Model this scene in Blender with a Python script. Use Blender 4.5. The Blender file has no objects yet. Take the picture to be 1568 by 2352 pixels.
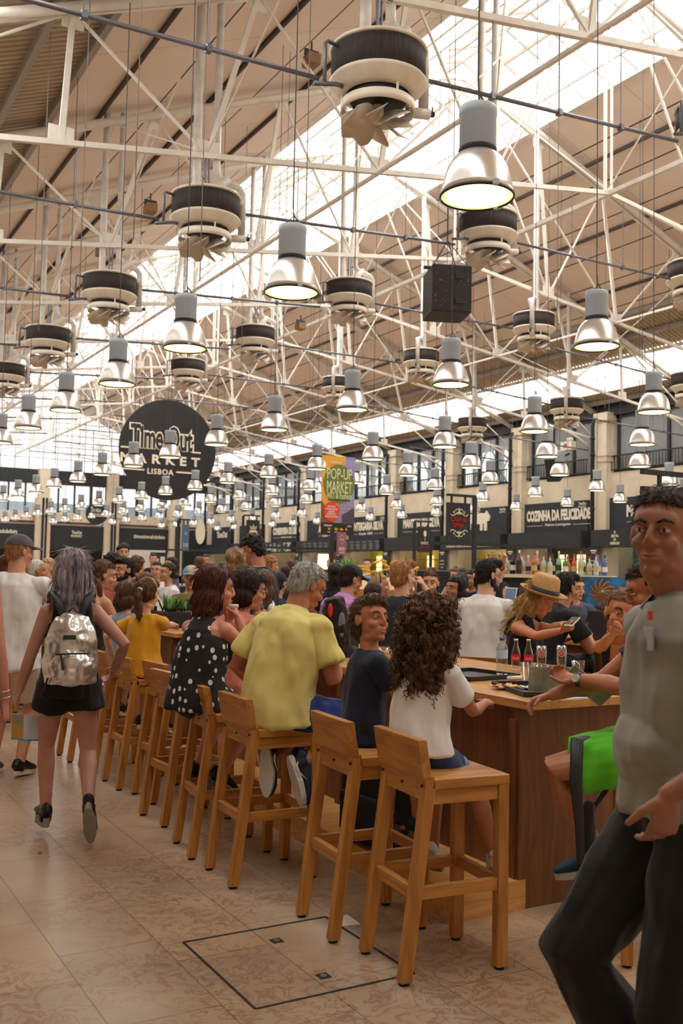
import bpy, bmesh, math, random
from mathutils import Vector, Matrix, Euler, noise
random.seed(7)
PI = math.pi
scene = bpy.context.scene
WORLD_S, SKY_L, BACK_H = 1.6, 20.0, 0.0
C = scene.collection

# ------------------------------------------------------------ camera
FPX, CXP, CYP, EYE = 2265.0, 784.0, 1176.0, 1.6
_y, _p, _r = (math.radians(a) for a in (29.93, 3.51, 1.14))
FW = Vector((math.sin(_y)*math.cos(_p), math.cos(_y)*math.cos(_p), math.sin(_p)))
_r0 = Vector((math.cos(_y), -math.sin(_y), 0)); _u0 = _r0.cross(FW)
RT = _r0*math.cos(_r) + _u0*math.sin(_r)
UPV = -_r0*math.sin(_r) + _u0*math.cos(_r)
cam = bpy.data.cameras.new('camera'); camo = bpy.data.objects.new('camera', cam); C.objects.link(camo)
cam.sensor_fit = 'HORIZONTAL'; cam.sensor_width = 36; cam.lens = 36*FPX/1568
cam.clip_start = 0.05; cam.clip_end = 400
cam.dof.use_dof = True; cam.dof.focus_distance = 5.5; cam.dof.aperture_fstop = 6.3
M = Matrix((RT, UPV, -FW)).transposed().to_4x4(); M.translation = Vector((0, 0, EYE))
camo.matrix_world = M
scene.camera = camo

def ray(px, py): return FW + RT*((px-CXP)/FPX) - UPV*((py-CYP)/FPX)
def onz(px, py, z):                      # where a sight line meets the height z
    d = ray(px, py); return Vector((0, 0, EYE)) + d*((z-EYE)/d.z)
def ony(px, py, y):
    d = ray(px, py); return Vector((0, 0, EYE)) + d*(y/d.y)
def onx(px, py, x):
    d = ray(px, py); return Vector((0, 0, EYE)) + d*(x/d.x)
def at(px, py, t): return Vector((0, 0, EYE)) + ray(px, py)*t

# ------------------------------------------------------------ light and exposure
scene.view_settings.view_transform = 'Standard'
scene.view_settings.look = 'None'
scene.view_settings.exposure = 0.0
scene.view_settings.gamma = 1.0
w = bpy.data.worlds.new('overcast_bright_sky'); scene.world = w; w.use_nodes = True
bg = w.node_tree.nodes['Background']; bg.inputs[0].default_value = (1.0, 0.985, 0.955, 1); bg.inputs[1].default_value = WORLD_S
def area(name, loc, sx, sy, rot, power_per_m2, col=(1, .97, .93)):
    l = bpy.data.lights.new(name, 'AREA'); l.shape = 'RECTANGLE'; l.size = sx; l.size_y = sy
    l.energy = power_per_m2*sx*sy; l.color = col
    o = bpy.data.objects.new(name, l); C.objects.link(o); o.location = loc; o.rotation_euler = rot
    return o
# daylight falling through the ridge glazing, the two eaves strips and the far gable
area('daylight_ridge', (13.15, 30, 12.95), 4.6, 68, (0, 0, 0), SKY_L)
area('daylight_eaves_right', (24.9, 33, 8.95), 1.7, 62, (0, 0.38, 0), SKY_L*0.9)
area('daylight_eaves_left', (1.4, 30, 8.95), 1.5, 66, (0, -0.38, 0), SKY_L*0.9)

# ------------------------------------------------------------ materials
_mats = {}
def mat(name, col, rough=.6, metal=0., col2=None, nscale=8., bump=0., bscale=60., spec=.5, alpha=1., trans=0., ior=1.45,
        emit=None, es=0., mapscale=None, contrast=(.35, .65), sheen=0., detail=4., coat=0.):
    if name in _mats: return _mats[name]
    m = bpy.data.materials.new(name); m.use_nodes = True; nt = m.node_tree; b = nt.nodes['Principled BSDF']
    b.inputs['Base Color'].default_value = (*col, 1); b.inputs['Roughness'].default_value = rough
    b.inputs['Metallic'].default_value = metal; b.inputs['Specular IOR Level'].default_value = spec
    b.inputs['IOR'].default_value = ior; b.inputs['Transmission Weight'].default_value = trans
    b.inputs['Alpha'].default_value = alpha; b.inputs['Coat Weight'].default_value = coat
    if sheen: b.inputs['Sheen Weight'].default_value = sheen
    if emit: b.inputs['Emission Color'].default_value = (*emit, 1); b.inputs['Emission Strength'].default_value = es
    if col2 or bump:
        tc = nt.nodes.new('ShaderNodeTexCoord'); mp = nt.nodes.new('ShaderNodeMapping')
        nt.links.new(tc.outputs['Object'], mp.inputs[0])
        if mapscale: mp.inputs['Scale'].default_value = mapscale
    if col2:
        n = nt.nodes.new('ShaderNodeTexNoise'); n.inputs['Scale'].default_value = nscale; n.inputs['Detail'].default_value = detail
        nt.links.new(mp.outputs[0], n.inputs['Vector'])
        r = nt.nodes.new('ShaderNodeValToRGB'); r.color_ramp.elements[0].position = contrast[0]; r.color_ramp.elements[1].position = contrast[1]
        r.color_ramp.elements[0].color = (*col, 1); r.color_ramp.elements[1].color = (*col2, 1)
        nt.links.new(n.outputs['Fac'], r.inputs[0]); nt.links.new(r.outputs[0], b.inputs['Base Color'])
    if bump:
        n2 = nt.nodes.new('ShaderNodeTexNoise'); n2.inputs['Scale'].default_value = bscale; n2.inputs['Detail'].default_value = 3 if bscale > 15 else .8
        nt.links.new(mp.outputs[0], n2.inputs['Vector'])
        bp = nt.nodes.new('ShaderNodeBump'); bp.inputs['Strength'].default_value = bump; bp.inputs['Distance'].default_value = .02 if bscale > 15 else .06
        nt.links.new(n2.outputs['Fac'], bp.inputs['Height']); nt.links.new(bp.outputs[0], b.inputs['Normal'])
    _mats[name] = m; return m
def srgb(r, g, b): return tuple((c/255/12.92 if c/255 <= .04045 else ((c/255+.055)/1.055)**2.4) for c in (r, g, b))

def wood(name, axis, c1, c2, rough=.42):
    """boards with long grain along one axis"""
    if name in _mats: return _mats[name]
    m = bpy.data.materials.new(name); m.use_nodes = True; nt = m.node_tree; b = nt.nodes['Principled BSDF']
    tc = nt.nodes.new('ShaderNodeTexCoord'); mp = nt.nodes.new('ShaderNodeMapping'); oi = nt.nodes.new('ShaderNodeObjectInfo')
    sc = [9., 9., 9.]; sc[axis] = .9; mp.inputs['Scale'].default_value = sc
    ad = nt.nodes.new('ShaderNodeVectorMath'); ad.operation = 'ADD'
    mu = nt.nodes.new('ShaderNodeVectorMath'); mu.operation = 'SCALE'; mu.inputs['Scale'].default_value = 7.
    nt.links.new(oi.outputs['Location'], mu.inputs[0]); nt.links.new(tc.outputs['Object'], ad.inputs[0]); nt.links.new(mu.outputs[0], ad.inputs[1])
    nt.links.new(ad.outputs[0], mp.inputs[0])
    n = nt.nodes.new('ShaderNodeTexNoise'); n.inputs['Scale'].default_value = 1.1; n.inputs['Detail'].default_value = 2; n.inputs['Distortion'].default_value = .6
    nt.links.new(mp.outputs[0], n.inputs['Vector'])
    k = nt.nodes.new('ShaderNodeMath'); k.operation = 'MULTIPLY'; k.inputs[1].default_value = 9.; nt.links.new(n.outputs['Fac'], k.inputs[0])
    f = nt.nodes.new('ShaderNodeMath'); f.operation = 'PINGPONG'; f.inputs[1].default_value = 1.; nt.links.new(k.outputs[0], f.inputs[0])
    n2 = nt.nodes.new('ShaderNodeTexNoise'); n2.inputs['Scale'].default_value = 9; n2.inputs['Detail'].default_value = 3; nt.links.new(mp.outputs[0], n2.inputs['Vector'])
    mx = nt.nodes.new('ShaderNodeMath'); mx.operation = 'MULTIPLY_ADD'; mx.inputs[1].default_value = .45; nt.links.new(f.outputs[0], mx.inputs[0])
    h = nt.nodes.new('ShaderNodeMath'); h.operation = 'MULTIPLY'; h.inputs[1].default_value = .6; nt.links.new(n2.outputs['Fac'], h.inputs[0]); nt.links.new(h.outputs[0], mx.inputs[2])
    r = nt.nodes.new('ShaderNodeValToRGB'); r.color_ramp.elements[0].position = .12; r.color_ramp.elements[1].position = .8
    r.color_ramp.elements[0].color = (*c1, 1); r.color_ramp.elements[1].color = (*c2, 1)
    nt.links.new(mx.outputs[0], r.inputs[0]); nt.links.new(r.outputs[0], b.inputs['Base Color'])
    b.inputs['Roughness'].default_value = rough
    bp = nt.nodes.new('ShaderNodeBump'); bp.inputs['Strength'].default_value = .08; nt.links.new(mx.outputs[0], bp.inputs['Height']); nt.links.new(bp.outputs[0], b.inputs['Normal'])
    _mats[name] = m; return m

# ------------------------------------------------------------ mesh helpers
class MB:
    def __init__(s): s.v = []; s.f = []
    def add(s, vs, fs):
        n = len(s.v); s.v += [tuple(v) for v in vs]; s.f += [tuple(i+n for i in f) for f in fs]; return s
    def box(s, c, d, M=None, bev=0):
        x, y, z = (k/2 for k in d)
        vs = [Vector((a*x, b*y, e*z)) for e in (-1, 1) for b in (-1, 1) for a in (-1, 1)]
        fs = [(0, 2, 3, 1), (4, 5, 7, 6), (0, 1, 5, 4), (2, 6, 7, 3), (0, 4, 6, 2), (1, 3, 7, 5)]
        if M is not None: vs = [M @ v for v in vs]
        return s.add([v+Vector(c) for v in vs], fs)
    def bb(s, a, b): return s.box([(a[i]+b[i])/2 for i in range(3)], [abs(b[i]-a[i]) for i in range(3)])
    def loft(s, rings, cap=True):
        n = len(rings[0]); vs = [v for r in rings for v in r]; fs = []
        for i in range(len(rings)-1):
            for j in range(n):
                k = (j+1) % n; fs.append((i*n+j, i*n+k, (i+1)*n+k, (i+1)*n+j))
        if cap: fs.append(tuple(range(n-1, -1, -1))); fs.append(tuple((len(rings)-1)*n+j for j in range(n)))
        return s.add(vs, fs)
    def tube(s, pts, r, seg=8, side=None, cap=True, flat=1.):
        """pts: points; r: radius, list of radii, or list of (rx, ry) with rx along side"""
        pts = [Vector(p) for p in pts]; n = len(pts)
        rr = r if isinstance(r, (list, tuple)) else [r]*n
        rings = []; prev = None
        for i, p in enumerate(pts):
            t = (pts[min(i+1, n-1)]-pts[max(i-1, 0)]).normalized()
            a = Vector(side) if side is not None else (prev if prev is not None else (Vector((0, 0, 1)) if abs(t.z) < .9 else Vector((1, 0, 0))))
            a = (a - t*a.dot(t)); a = a.normalized() if a.length > 1e-6 else t.orthogonal().normalized()
            prev = a; b = t.cross(a)
            rx, ry = rr[i] if isinstance(rr[i], (list, tuple)) else (rr[i], rr[i]*flat)
            rings.append([p + a*math.cos(2*PI*j/seg)*rx + b*math.sin(2*PI*j/seg)*ry for j in range(seg)])
        return s.loft(rings, cap)
    def cyl(s, a, b, r, r2=None, seg=12): return s.tube([a, b], [r, r if r2 is None else r2], seg)
    def beam(s, a, b, w, h, up=(0, 0, 1)):
        a, b = Vector(a), Vector(b); t = (b-a).normalized(); u = Vector(up); u = u-t*u.dot(t)
        u = u.normalized() if u.length > 1e-4 else t.orthogonal().normalized(); k = t.cross(u)
        R = [[p + k*(w/2*i) + u*(h/2*j) for i, j in ((-1, -1), (1, -1), (1, 1), (-1, 1))] for p in (a, b)]
        return s.loft(R)
    def lathe(s, prof, seg=24, c=(0, 0, 0), M=None, cap=False):
        rings = [[Vector((r*math.cos(2*PI*j/seg), r*math.sin(2*PI*j/seg), z)) for j in range(seg)] for r, z in prof]
        if M is not None: rings = [[M @ v for v in q] for q in rings]
        return s.loft([[v+Vector(c) for v in q] for q in rings], cap)
    def ell(s, c, r, M=None, seg=14, ring=9):
        rings = []
        for i in range(ring+1):
            th = PI*(i+.02*(i == 0)-.02*(i == ring))/ring
            rings.append([Vector((math.sin(th)*math.cos(2*PI*j/seg)*r[0], math.sin(th)*math.sin(2*PI*j/seg)*r[1], -math.cos(th)*r[2])) for j in range(seg)])
        if M is not None: rings = [[M @ v for v in q] for q in rings]
        return s.loft([[v+Vector(c) for v in q] for q in rings])
    def prism(s, poly, h, M):
        """poly in local xy, extruded along local z by h, placed by M"""
        n = len(poly); vs = [M @ Vector((x, y, 0)) for x, y in poly]+[M @ Vector((x, y, h)) for x, y in poly]
        fs = [tuple(range(n-1, -1, -1)), tuple(range(n, 2*n))]+[(i, (i+1) % n, n+(i+1) % n, n+i) for i in range(n)]
        return s.add(vs, fs)
    def mesh(s, name):
        m = bpy.data.meshes.new(name); m.from_pydata(s.v, [], s.f); m.update(); return m

def link(o, parent=None):
    C.objects.link(o)
    if parent is not None:
        o.parent = parent
    return o
def obj(name, mb, m, parent=None, smooth=False, bevel=0., world=False):
    me = mb.mesh(name) if isinstance(mb, MB) else mb
    if m is not None:
        me.materials.clear(); me.materials.append(m)
    if smooth:
        for p in me.polygons: p.use_smooth = True
    o = bpy.data.objects.new(name, me); link(o, parent)
    if bevel:
        b = o.modifiers.new('bevel', 'BEVEL'); b.width = bevel; b.segments = 2; b.limit_method = 'ANGLE'
    if smooth == 'auto':
        pass
    if world and parent is not None:
        p = parent; Mx = Matrix.Identity(4)
        while p is not None: Mx = Matrix.LocRotScale(p.location, p.rotation_euler, p.scale) @ Mx; p = p.parent
        o.matrix_parent_inverse = Mx.inverted()
    return o
def tag(o, label, cat, group=None):
    o['label'] = label; o['category'] = cat
    if group: o['group'] = group
    return o
def thing(name, label, cat, loc=(0, 0, 0), rotz=0., group=None):
    o = bpy.data.objects.new(name, None); C.objects.link(o); o.location = loc; o.rotation_euler = (0, 0, rotz)
    o.empty_display_size = .1
    return tag(o, label, cat, group)
def struct(name, mb, m, parent=None, smooth=False):
    o = obj(name, mb, m, parent, smooth)
    if parent is None: o['kind'] = 'structure'
    return o
def dup(root, loc, rotz=None, label=None, group=None, scale=None):
    r = root.copy(); C.objects.link(r); r.location = loc
    if rotz is not None: r.rotation_euler = (0, 0, rotz)
    if scale: r.scale = (scale,)*3
    if label: r['label'] = label
    if group: r['group'] = group
    for ch in list(root.children):
        c = ch.copy(); C.objects.link(c); c.parent = r
        for g in ch.children:
            d = g.copy(); C.objects.link(d); d.parent = c
    return r
ORD = ['first', 'second', 'third', 'fourth', 'fifth', 'sixth', 'seventh', 'eighth', 'ninth', 'tenth', 'eleventh', 'twelfth', 'thirteenth',
       'fourteenth', 'fifteenth', 'sixteenth', 'seventeenth', 'eighteenth', 'nineteenth', 'twentieth', 'twenty-first', 'twenty-second', 'twenty-third', 'twenty-fourth']
_dg = None
def text(name, body, size, m, parent=None, M=None, sx=1., depth=.004, bold=0., align='CENTER', shear=0., space=1., linesp=1.):
    cu = bpy.data.curves.new(name, 'FONT'); cu.body = body; cu.size = size; cu.extrude = depth; cu.offset = bold
    cu.align_x = align; cu.align_y = 'CENTER'; cu.shear = shear; cu.space_character = space; cu.space_line = linesp; cu.resolution_u = 3
    t = bpy.data.objects.new('t', cu); C.objects.link(t)
    me = bpy.data.meshes.new_from_object(t.evaluated_get(bpy.context.evaluated_depsgraph_get()))
    bpy.data.objects.remove(t); bpy.data.curves.remove(cu)
    me.transform(Matrix.Diagonal((sx, 1, 1, 1)))
    if M is not None: me.transform(M)
    me.name = name
    return obj(name, me, m, parent)
def frame(o, x, y):
    """matrix whose local x, y axes are the given vectors, origin o"""
    x = Vector(x).normalized(); y = Vector(y).normalized(); z = x.cross(y)
    m = Matrix((x, y, z)).transposed().to_4x4(); m.translation = Vector(o); return m
FACE_RIGHT_WALL = lambda o: frame(o, (0, -1, 0), (0, 0, 1))   # lettering on the wall x = W, read from inside the hall
FACE_FAR = lambda o: frame(o, (1, 0, 0), (0, 0, 1))           # lettering facing -y
# ============================================================ the hall
W, D, XR, BAY, Y0 = 26.5, 64.7, 13.15, 4.695, 8.45
def zroof(x): return 13.35-.4*abs(x-XR)
def zchord(x): return 8.75-.145*abs(x-XR)
cream = mat('cream_plaster', srgb(226, 214, 192), .8, col2=srgb(214, 200, 176), nscale=1.5)
black = mat('black_paint', srgb(38, 40, 44), .5, col2=srgb(46, 48, 52), nscale=5)
chalk = mat('sign_board_black', srgb(46, 50, 54), .75, col2=srgb(52, 56, 60), nscale=3)
white_paint = mat('white_steel_paint', srgb(238, 234, 226), .45, col2=srgb(222, 216, 206), nscale=3)
letter = mat('sign_letter_white', srgb(236, 228, 208), .6)

# floor: slabs of veined pinkish-beige limestone in running bond
fm = bpy.data.materials.new('veined_stone_floor'); fm.use_nodes = True; nt = fm.node_tree; b = nt.nodes['Principled BSDF']
tc = nt.nodes.new('ShaderNodeTexCoord'); mp = nt.nodes.new('ShaderNodeMapping'); mp.inputs['Rotation'].default_value = (0, 0, PI/2); mp.inputs['Location'].default_value = (.3, -.27, 0)
nt.links.new(tc.outputs['Object'], mp.inputs[0])
br = nt.nodes.new('ShaderNodeTexBrick'); br.inputs['Scale'].default_value = 1; br.inputs['Brick Width'].default_value = .72; br.inputs['Row Height'].default_value = .415
br.inputs['Mortar Size'].default_value = .0022; br.inputs['Mortar Smooth'].default_value = .1; br.offset = .37
br.inputs['Color1'].default_value = (.9, .9, .9, 1); br.inputs['Color2'].default_value = (1.1, 1.05, 1.0, 1); br.inputs['Mortar'].default_value = (.42, .38, .34, 1)
nt.links.new(mp.outputs[0], br.inputs['Vector'])
n1 = nt.nodes.new('ShaderNodeTexNoise'); n1.inputs['Scale'].default_value = 3; n1.inputs['Detail'].default_value = 6; n1.inputs['Distortion'].default_value = .4; nt.links.new(tc.outputs['Object'], n1.inputs['Vector'])
r1 = nt.nodes.new('ShaderNodeValToRGB'); r1.color_ramp.elements[0].position = .3; r1.color_ramp.elements[1].position = .75
r1.color_ramp.elements[0].color = (*srgb(162, 140, 116), 1); r1.color_ramp.elements[1].color = (*srgb(182, 160, 134), 1); nt.links.new(n1.outputs['Fac'], r1.inputs[0])
n2 = nt.nodes.new('ShaderNodeTexNoise'); n2.inputs['Scale'].default_value = 7; n2.inputs['Detail'].default_value = 7; n2.inputs['Roughness'].default_value = .65; n2.inputs['Distortion'].default_value = 1.6; nt.links.new(tc.outputs['Object'], n2.inputs['Vector'])
r2 = nt.nodes.new('ShaderNodeValToRGB'); e = r2.color_ramp.elements; e[0].position = .455; e[0].color = (0, 0, 0, 1); e[1].position = .5; e[1].color = (1, 1, 1, 1); q = e.new(.545); q.color = (0, 0, 0, 1)
nt.links.new(n2.outputs['Fac'], r2.inputs[0])
n3 = nt.nodes.new('ShaderNodeTexNoise'); n3.inputs['Scale'].default_value = 1.4; n3.inputs['Detail'].default_value = 3; nt.links.new(tc.outputs['Object'], n3.inputs['Vector'])
r3 = nt.nodes.new('ShaderNodeValToRGB'); r3.color_ramp.elements[0].position = .36; r3.color_ramp.elements[1].position = .56; nt.links.new(n3.outputs['Fac'], r3.inputs[0])
mm = nt.nodes.new('ShaderNodeMath'); mm.operation = 'MULTIPLY'; nt.links.new(r2.outputs[0], mm.inputs[0]); nt.links.new(r3.outputs[0], mm.inputs[1])
m2 = nt.nodes.new('ShaderNodeMath'); m2.operation = 'MULTIPLY'; m2.inputs[1].default_value = .8; nt.links.new(mm.outputs[0], m2.inputs[0])
mx = nt.nodes.new('ShaderNodeMix'); mx.data_type = 'RGBA'; nt.links.new(m2.outputs[0], mx.inputs['Factor']); nt.links.new(r1.outputs[0], mx.inputs['A']); mx.inputs['B'].default_value = (*srgb(138, 92, 74), 1)
my = nt.nodes.new('ShaderNodeMix'); my.data_type = 'RGBA'; my.blend_type = 'MULTIPLY'; my.inputs['Factor'].default_value = 1; nt.links.new(mx.outputs['Result'], my.inputs['A']); nt.links.new(br.outputs['Color'], my.inputs['B'])
nt.links.new(my.outputs['Result'], b.inputs['Base Color']); b.inputs['Roughness'].default_value = .34
struct('floor', MB().bb((-4, -3, -.2), (34, 70, 0)), fm)

# roof: boarded panels between the strips, ribbed sheet near the eaves, glazing at the ridge
pm = bpy.data.materials.new('roof_panels'); pm.use_nodes = True; nt = pm.node_tree; b = nt.nodes['Principled BSDF']
tc = nt.nodes.new('ShaderNodeTexCoord'); sp = nt.nodes.new('ShaderNodeSeparateXYZ'); nt.links.new(tc.outputs['Object'], sp.inputs[0])
def band(out, period, width, off):
    a = nt.nodes.new('ShaderNodeMath'); a.operation = 'ADD'; a.inputs[1].default_value = off; nt.links.new(out, a.inputs[0])
    m_ = nt.nodes.new('ShaderNodeMath'); m_.operation = 'MODULO'; m_.inputs[1].default_value = period; nt.links.new(a.outputs[0], m_.inputs[0])
    c = nt.nodes.new('ShaderNodeMath'); c.operation = 'LESS_THAN'; c.inputs[1].default_value = width; nt.links.new(m_.outputs[0], c.inputs[0]); return c.outputs[0]
s1 = band(sp.outputs[0], 1.06, .035, 100); s2 = band(sp.outputs[1], 2.35, .02, 100)
mx_ = nt.nodes.new('ShaderNodeMath'); mx_.operation = 'MULTIPLY_ADD'; mx_.inputs[1].default_value = .35; nt.links.new(s2, mx_.inputs[0]); nt.links.new(s1, mx_.inputs[2]); mx_.use_clamp = True
nn = nt.nodes.new('ShaderNodeTexNoise'); nn.inputs['Scale'].default_value = .6; nn.inputs['Detail'].default_value = 5; nt.links.new(tc.outputs['Object'], nn.inputs['Vector'])
rr = nt.nodes.new('ShaderNodeValToRGB'); rr.color_ramp.elements[0].position = .3; rr.color_ramp.elements[1].position = .7
rr.color_ramp.elements[0].color = (*srgb(224, 206, 192), 1); rr.color_ramp.elements[1].color = (*srgb(234, 218, 204), 1); nt.links.new(nn.outputs['Fac'], rr.inputs[0])
mz = nt.nodes.new('ShaderNodeMix'); mz.data_type = 'RGBA'; nt.links.new(mx_.outputs[0], mz.inputs['Factor']); nt.links.new(rr.outputs[0], mz.inputs['A']); mz.inputs['B'].default_value = (*srgb(52, 42, 38), 1)
nt.links.new(mz.outputs['Result'], b.inputs['Base Color']); b.inputs['Roughness'].default_value = .85
def slope(x0, x1, ya=-3, yb=D, th=.12):
    m = MB(); R = []
    for y in (ya, yb):
        R.append([Vector((x0, y, zroof(x0))), Vector((x1, y, zroof(x1))), Vector((x1, y, zroof(x1)+th)), Vector((x0, y, zroof(x0)+th))])
    return m.loft(R)
roof = struct('ceiling', slope(3.9, 10.75), pm)
o = obj('roof_panel_field', slope(15.55, 22.2), pm, roof)
ribm = mat('ribbed_sheet', srgb(190, 174, 150), .55, col2=srgb(176, 158, 132), nscale=1.2)
def ribbed(x0, x1, ya, yb, pitch=.16):
    m = MB(); n = int((yb-ya)/pitch); ring = []
    vs = []; fs = []
    for i in range(n+1):
        y = ya+i*pitch
        for yy, dz in ((y, 0), (y+pitch*.4, 0), (y+pitch*.5, .05), (y+pitch*.9, .05)):
            vs.append((x0, yy, zroof(x0)+dz)); vs.append((x1, yy, zroof(x1)+dz))
    for i in range(len(vs)//2-1): fs.append((2*i, 2*i+1, 2*i+3, 2*i+2))
    m.add(vs, fs); return m
obj('ribbed_sheet', ribbed(22.2, 24.15, -3, D), ribm, roof)
obj('ribbed_sheet', ribbed(25.65, 27.0, -3, D), ribm, roof)
obj('ribbed_sheet', ribbed(2.15, 3.9, -3, D), ribm, roof)
obj('ribbed_sheet', ribbed(-1.0, .65, -3, D), ribm, roof)
# glazing: thin translucent sheets with glazing bars
gm = bpy.data.materials.new('clouded_glazing'); gm.use_nodes = True; nt = gm.node_tree; nt.nodes.clear()
out = nt.nodes.new('ShaderNodeOutputMaterial'); tr = nt.nodes.new('ShaderNodeBsdfTransparent'); tl = nt.nodes.new('ShaderNodeBsdfTranslucent'); ms = nt.nodes.new('ShaderNodeMixShader')
tr.inputs[0].default_value = (.96, .96, .96, 1); tl.inputs[0].default_value = (.95, .93, .88, 1); ms.inputs[0].default_value = .3
nt.links.new(tr.outputs[0], ms.inputs[1]); nt.links.new(tl.outputs[0], ms.inputs[2]); nt.links.new(ms.outputs[0], out.inputs[0])
def sheet(x0, x1, ya, yb, dz=.06):
    return MB().add([(x0, ya, zroof(x0)+dz), (x1, ya, zroof(x1)+dz), (x1, yb, zroof(x1)+dz), (x0, yb, zroof(x0)+dz)], [(0, 1, 2, 3)])
glz = struct('window_1', sheet(10.75, XR, -3, D), gm)
obj('glass_slope', sheet(XR, 15.55, -3, D), gm, glz)
bar = MB()
for x in (10.75, 11.35, 11.95, 12.55, 13.15, 13.75, 14.35, 14.95, 15.55): bar.beam((x, -3, zroof(x)), (x, D, zroof(x)), .05 if x not in (10.75, 15.55) else .16, .08)
y = -2.6
while y < D:
    bar.beam((10.75, y, zroof(10.75)), (XR, y, zroof(XR)), .03, .05); bar.beam((15.55, y, zroof(15.55)), (XR, y, zroof(XR)), .03, .05); y += .782
obj('glazing_bars', bar, white_paint, glz)
w2 = struct('window_2', sheet(24.15, 25.65, 2, D), gm)
w3 = struct('window_3', sheet(.65, 2.15, -3, D), gm)
pur = mat('grey_purlin', srgb(150, 142, 134), .5)
for win, xs in ((w2, (24.15, 24.9, 25.65)), (w3, (.65, 1.4, 2.15))):
    m = MB()
    for x in xs: m.beam((x, -3, zroof(x)-.05), (x, D, zroof(x)-.05), .07, .1)
    y = -2.6
    while y < D:
        m.beam((xs[0], y, zroof(xs[0])), (xs[2], y, zroof(xs[2])), .02, .04); y += .782
    obj('glazing_bars', m, white_paint, win)
m = MB()
for x in (22.2, 23.2, 26.2, 3.9, 3.0, .2): m.beam((x, -3, zroof(x)-.09), (x, D, zroof(x)-.09), .1, .16)
obj('purlin', m, pur, roof)
m = MB()
for x in (4.9, 7.1, 9.2, 17.0, 19.1, 21.2): m.beam((x, -3, zroof(x)-.05), (x, D, zroof(x)-.05), .05, .08)
obj('panel_rail', m, mat('dark_rail', srgb(70, 58, 52), .6), roof)

# ---- trusses, one thing each
TY = [Y0+BAY*k for k in range(-1, 12)]
TL = ['nearest the camera and mostly above the frame', 'carrying the largest fan', 'carrying the second fan from the front', 'carrying the third row of fans', 'carrying the fourth row of fans',
      'carrying the fifth row of fans', 'level with the second stall bay beyond the wine bar', 'carrying the round market sign', 'just behind the round market sign', 'second behind the round market sign', 'third behind the round market sign', 'last but one before the far gable', 'closest to the far gable']
trs = []
def half(s):
    fx = lambda d: XR+s*d                                   # d: distance from the ridge
    lo = [13.35, 10.05, 7.95, 5.0, 2.75, 0]; up = [13.35, 9.95, 7.2, 4.5, 2.4, .35]
    P = lambda d, z: Vector((fx(d), 0, z))
    L = [P(d, zchord(fx(d))) for d in lo]; U = [P(d, zroof(fx(d))-.22) for d in up]
    return L, U
def make_truss():
    t = thing('roof_truss', 'x', 'roof truss', (0, 0, 0), 0, 'white steel roof trusses')
    for s in (-1, 1):
        L, U = half(s)
        m = MB()
        for a, c in zip(L, L[1:]): m.beam(a, c, .07, .075)
        for p in L[1:-1]: m.box(p+Vector((0, 0, .1)), (.34, .02, .26))
        obj('bottom_chord', m, white_paint, t)
        m = MB()
        for a, c in zip(U, U[1:]): m.beam(a, c, .07, .12)
        for p in U[1:-1]: m.box(p-Vector((0, 0, .12)), (.3, .02, .24))
        obj('top_chord', m, white_paint, t)
        m = MB(); off = Vector((0, -.16, -.02))
        m.tube([U[0]+off, U[4]+off, U[5]+off+Vector((0, 0, -.1)), Vector((XR, -.16, zroof(XR)-.42))], .075, 10)
        obj('roof_pipe', m, white_paint, t, smooth=True)
        web = [(L[1], U[1], 1), (U[1], L[2], 0), (L[2], U[2], 1), (U[2], L[3], 0), (L[3], U[3], 1), (U[3], L[4], 0), (U[5], L[4], 0), (U[5], L[3], 0), (L[0]+Vector((0, 0, .1)), U[1], 0), (L[4], U[4], 1)]
        for a, c, v in web:
            k = MB()
            if v: k.beam(a, c, .05, .08); obj('web_post', k, white_paint, t)
            else: k.beam(a, c, .032, .045, (0, 1, 0)); obj('web_diagonal', k, white_paint, t)
        # knee brace sweeping down to the column
        k = MB(); e0 = L[0]; q = []
        for i in range(7):
            f_ = i/6; q.append(Vector((e0.x-s*(2.3*(1-f_)), 0, zchord(e0.x-s*2.3)-.05 - .75*f_**2.2)))
        k.tube(q, .045, 8); obj('knee_brace', k, white_paint, t, smooth=True)
    k = MB().beam((XR-.07, 0, zchord(XR)), (XR-.07, 0, zroof(XR)-.25), .07, .1).beam((XR+.09, 0, zchord(XR)), (XR+.09, 0, zroof(XR)-.25), .05, .1)
    obj('king_post', k, white_paint, t)
    k = MB().beam((XR, 0, 8.73), (XR, BAY, 8.73), .08, .08); obj('longitudinal_tie', k, white_paint, t)
    for x in (8.15, 18.15):
        k = MB().beam((x, 0, zchord(x)), (x, BAY, zchord(x)), .05, .05); obj('longitudinal_tie', k, white_paint, t)
    for x, x2 in ((5.2, 5.2), (21.1, 21.1), (13.15, 13.15)):
        k = MB().beam((x, 0, zchord(x)+.05), (x2, BAY, zroof(x2)-.25), .022, .022); obj('wind_brace', k, white_paint, t)
        k = MB().beam((x, BAY, zchord(x)+.05), (x2, 0, zroof(x2)-.25), .022, .022); obj('wind_brace', k, white_paint, t)
    return t
t0 = make_truss(); t0.location = (0, TY[0], 0); t0['label'] = 'white steel roof truss '+TL[0]; trs.append(t0)
for k in range(1, len(TY)): trs.append(dup(t0, (0, TY[k], 0), 0, 'white steel roof truss '+TL[k]))

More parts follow.
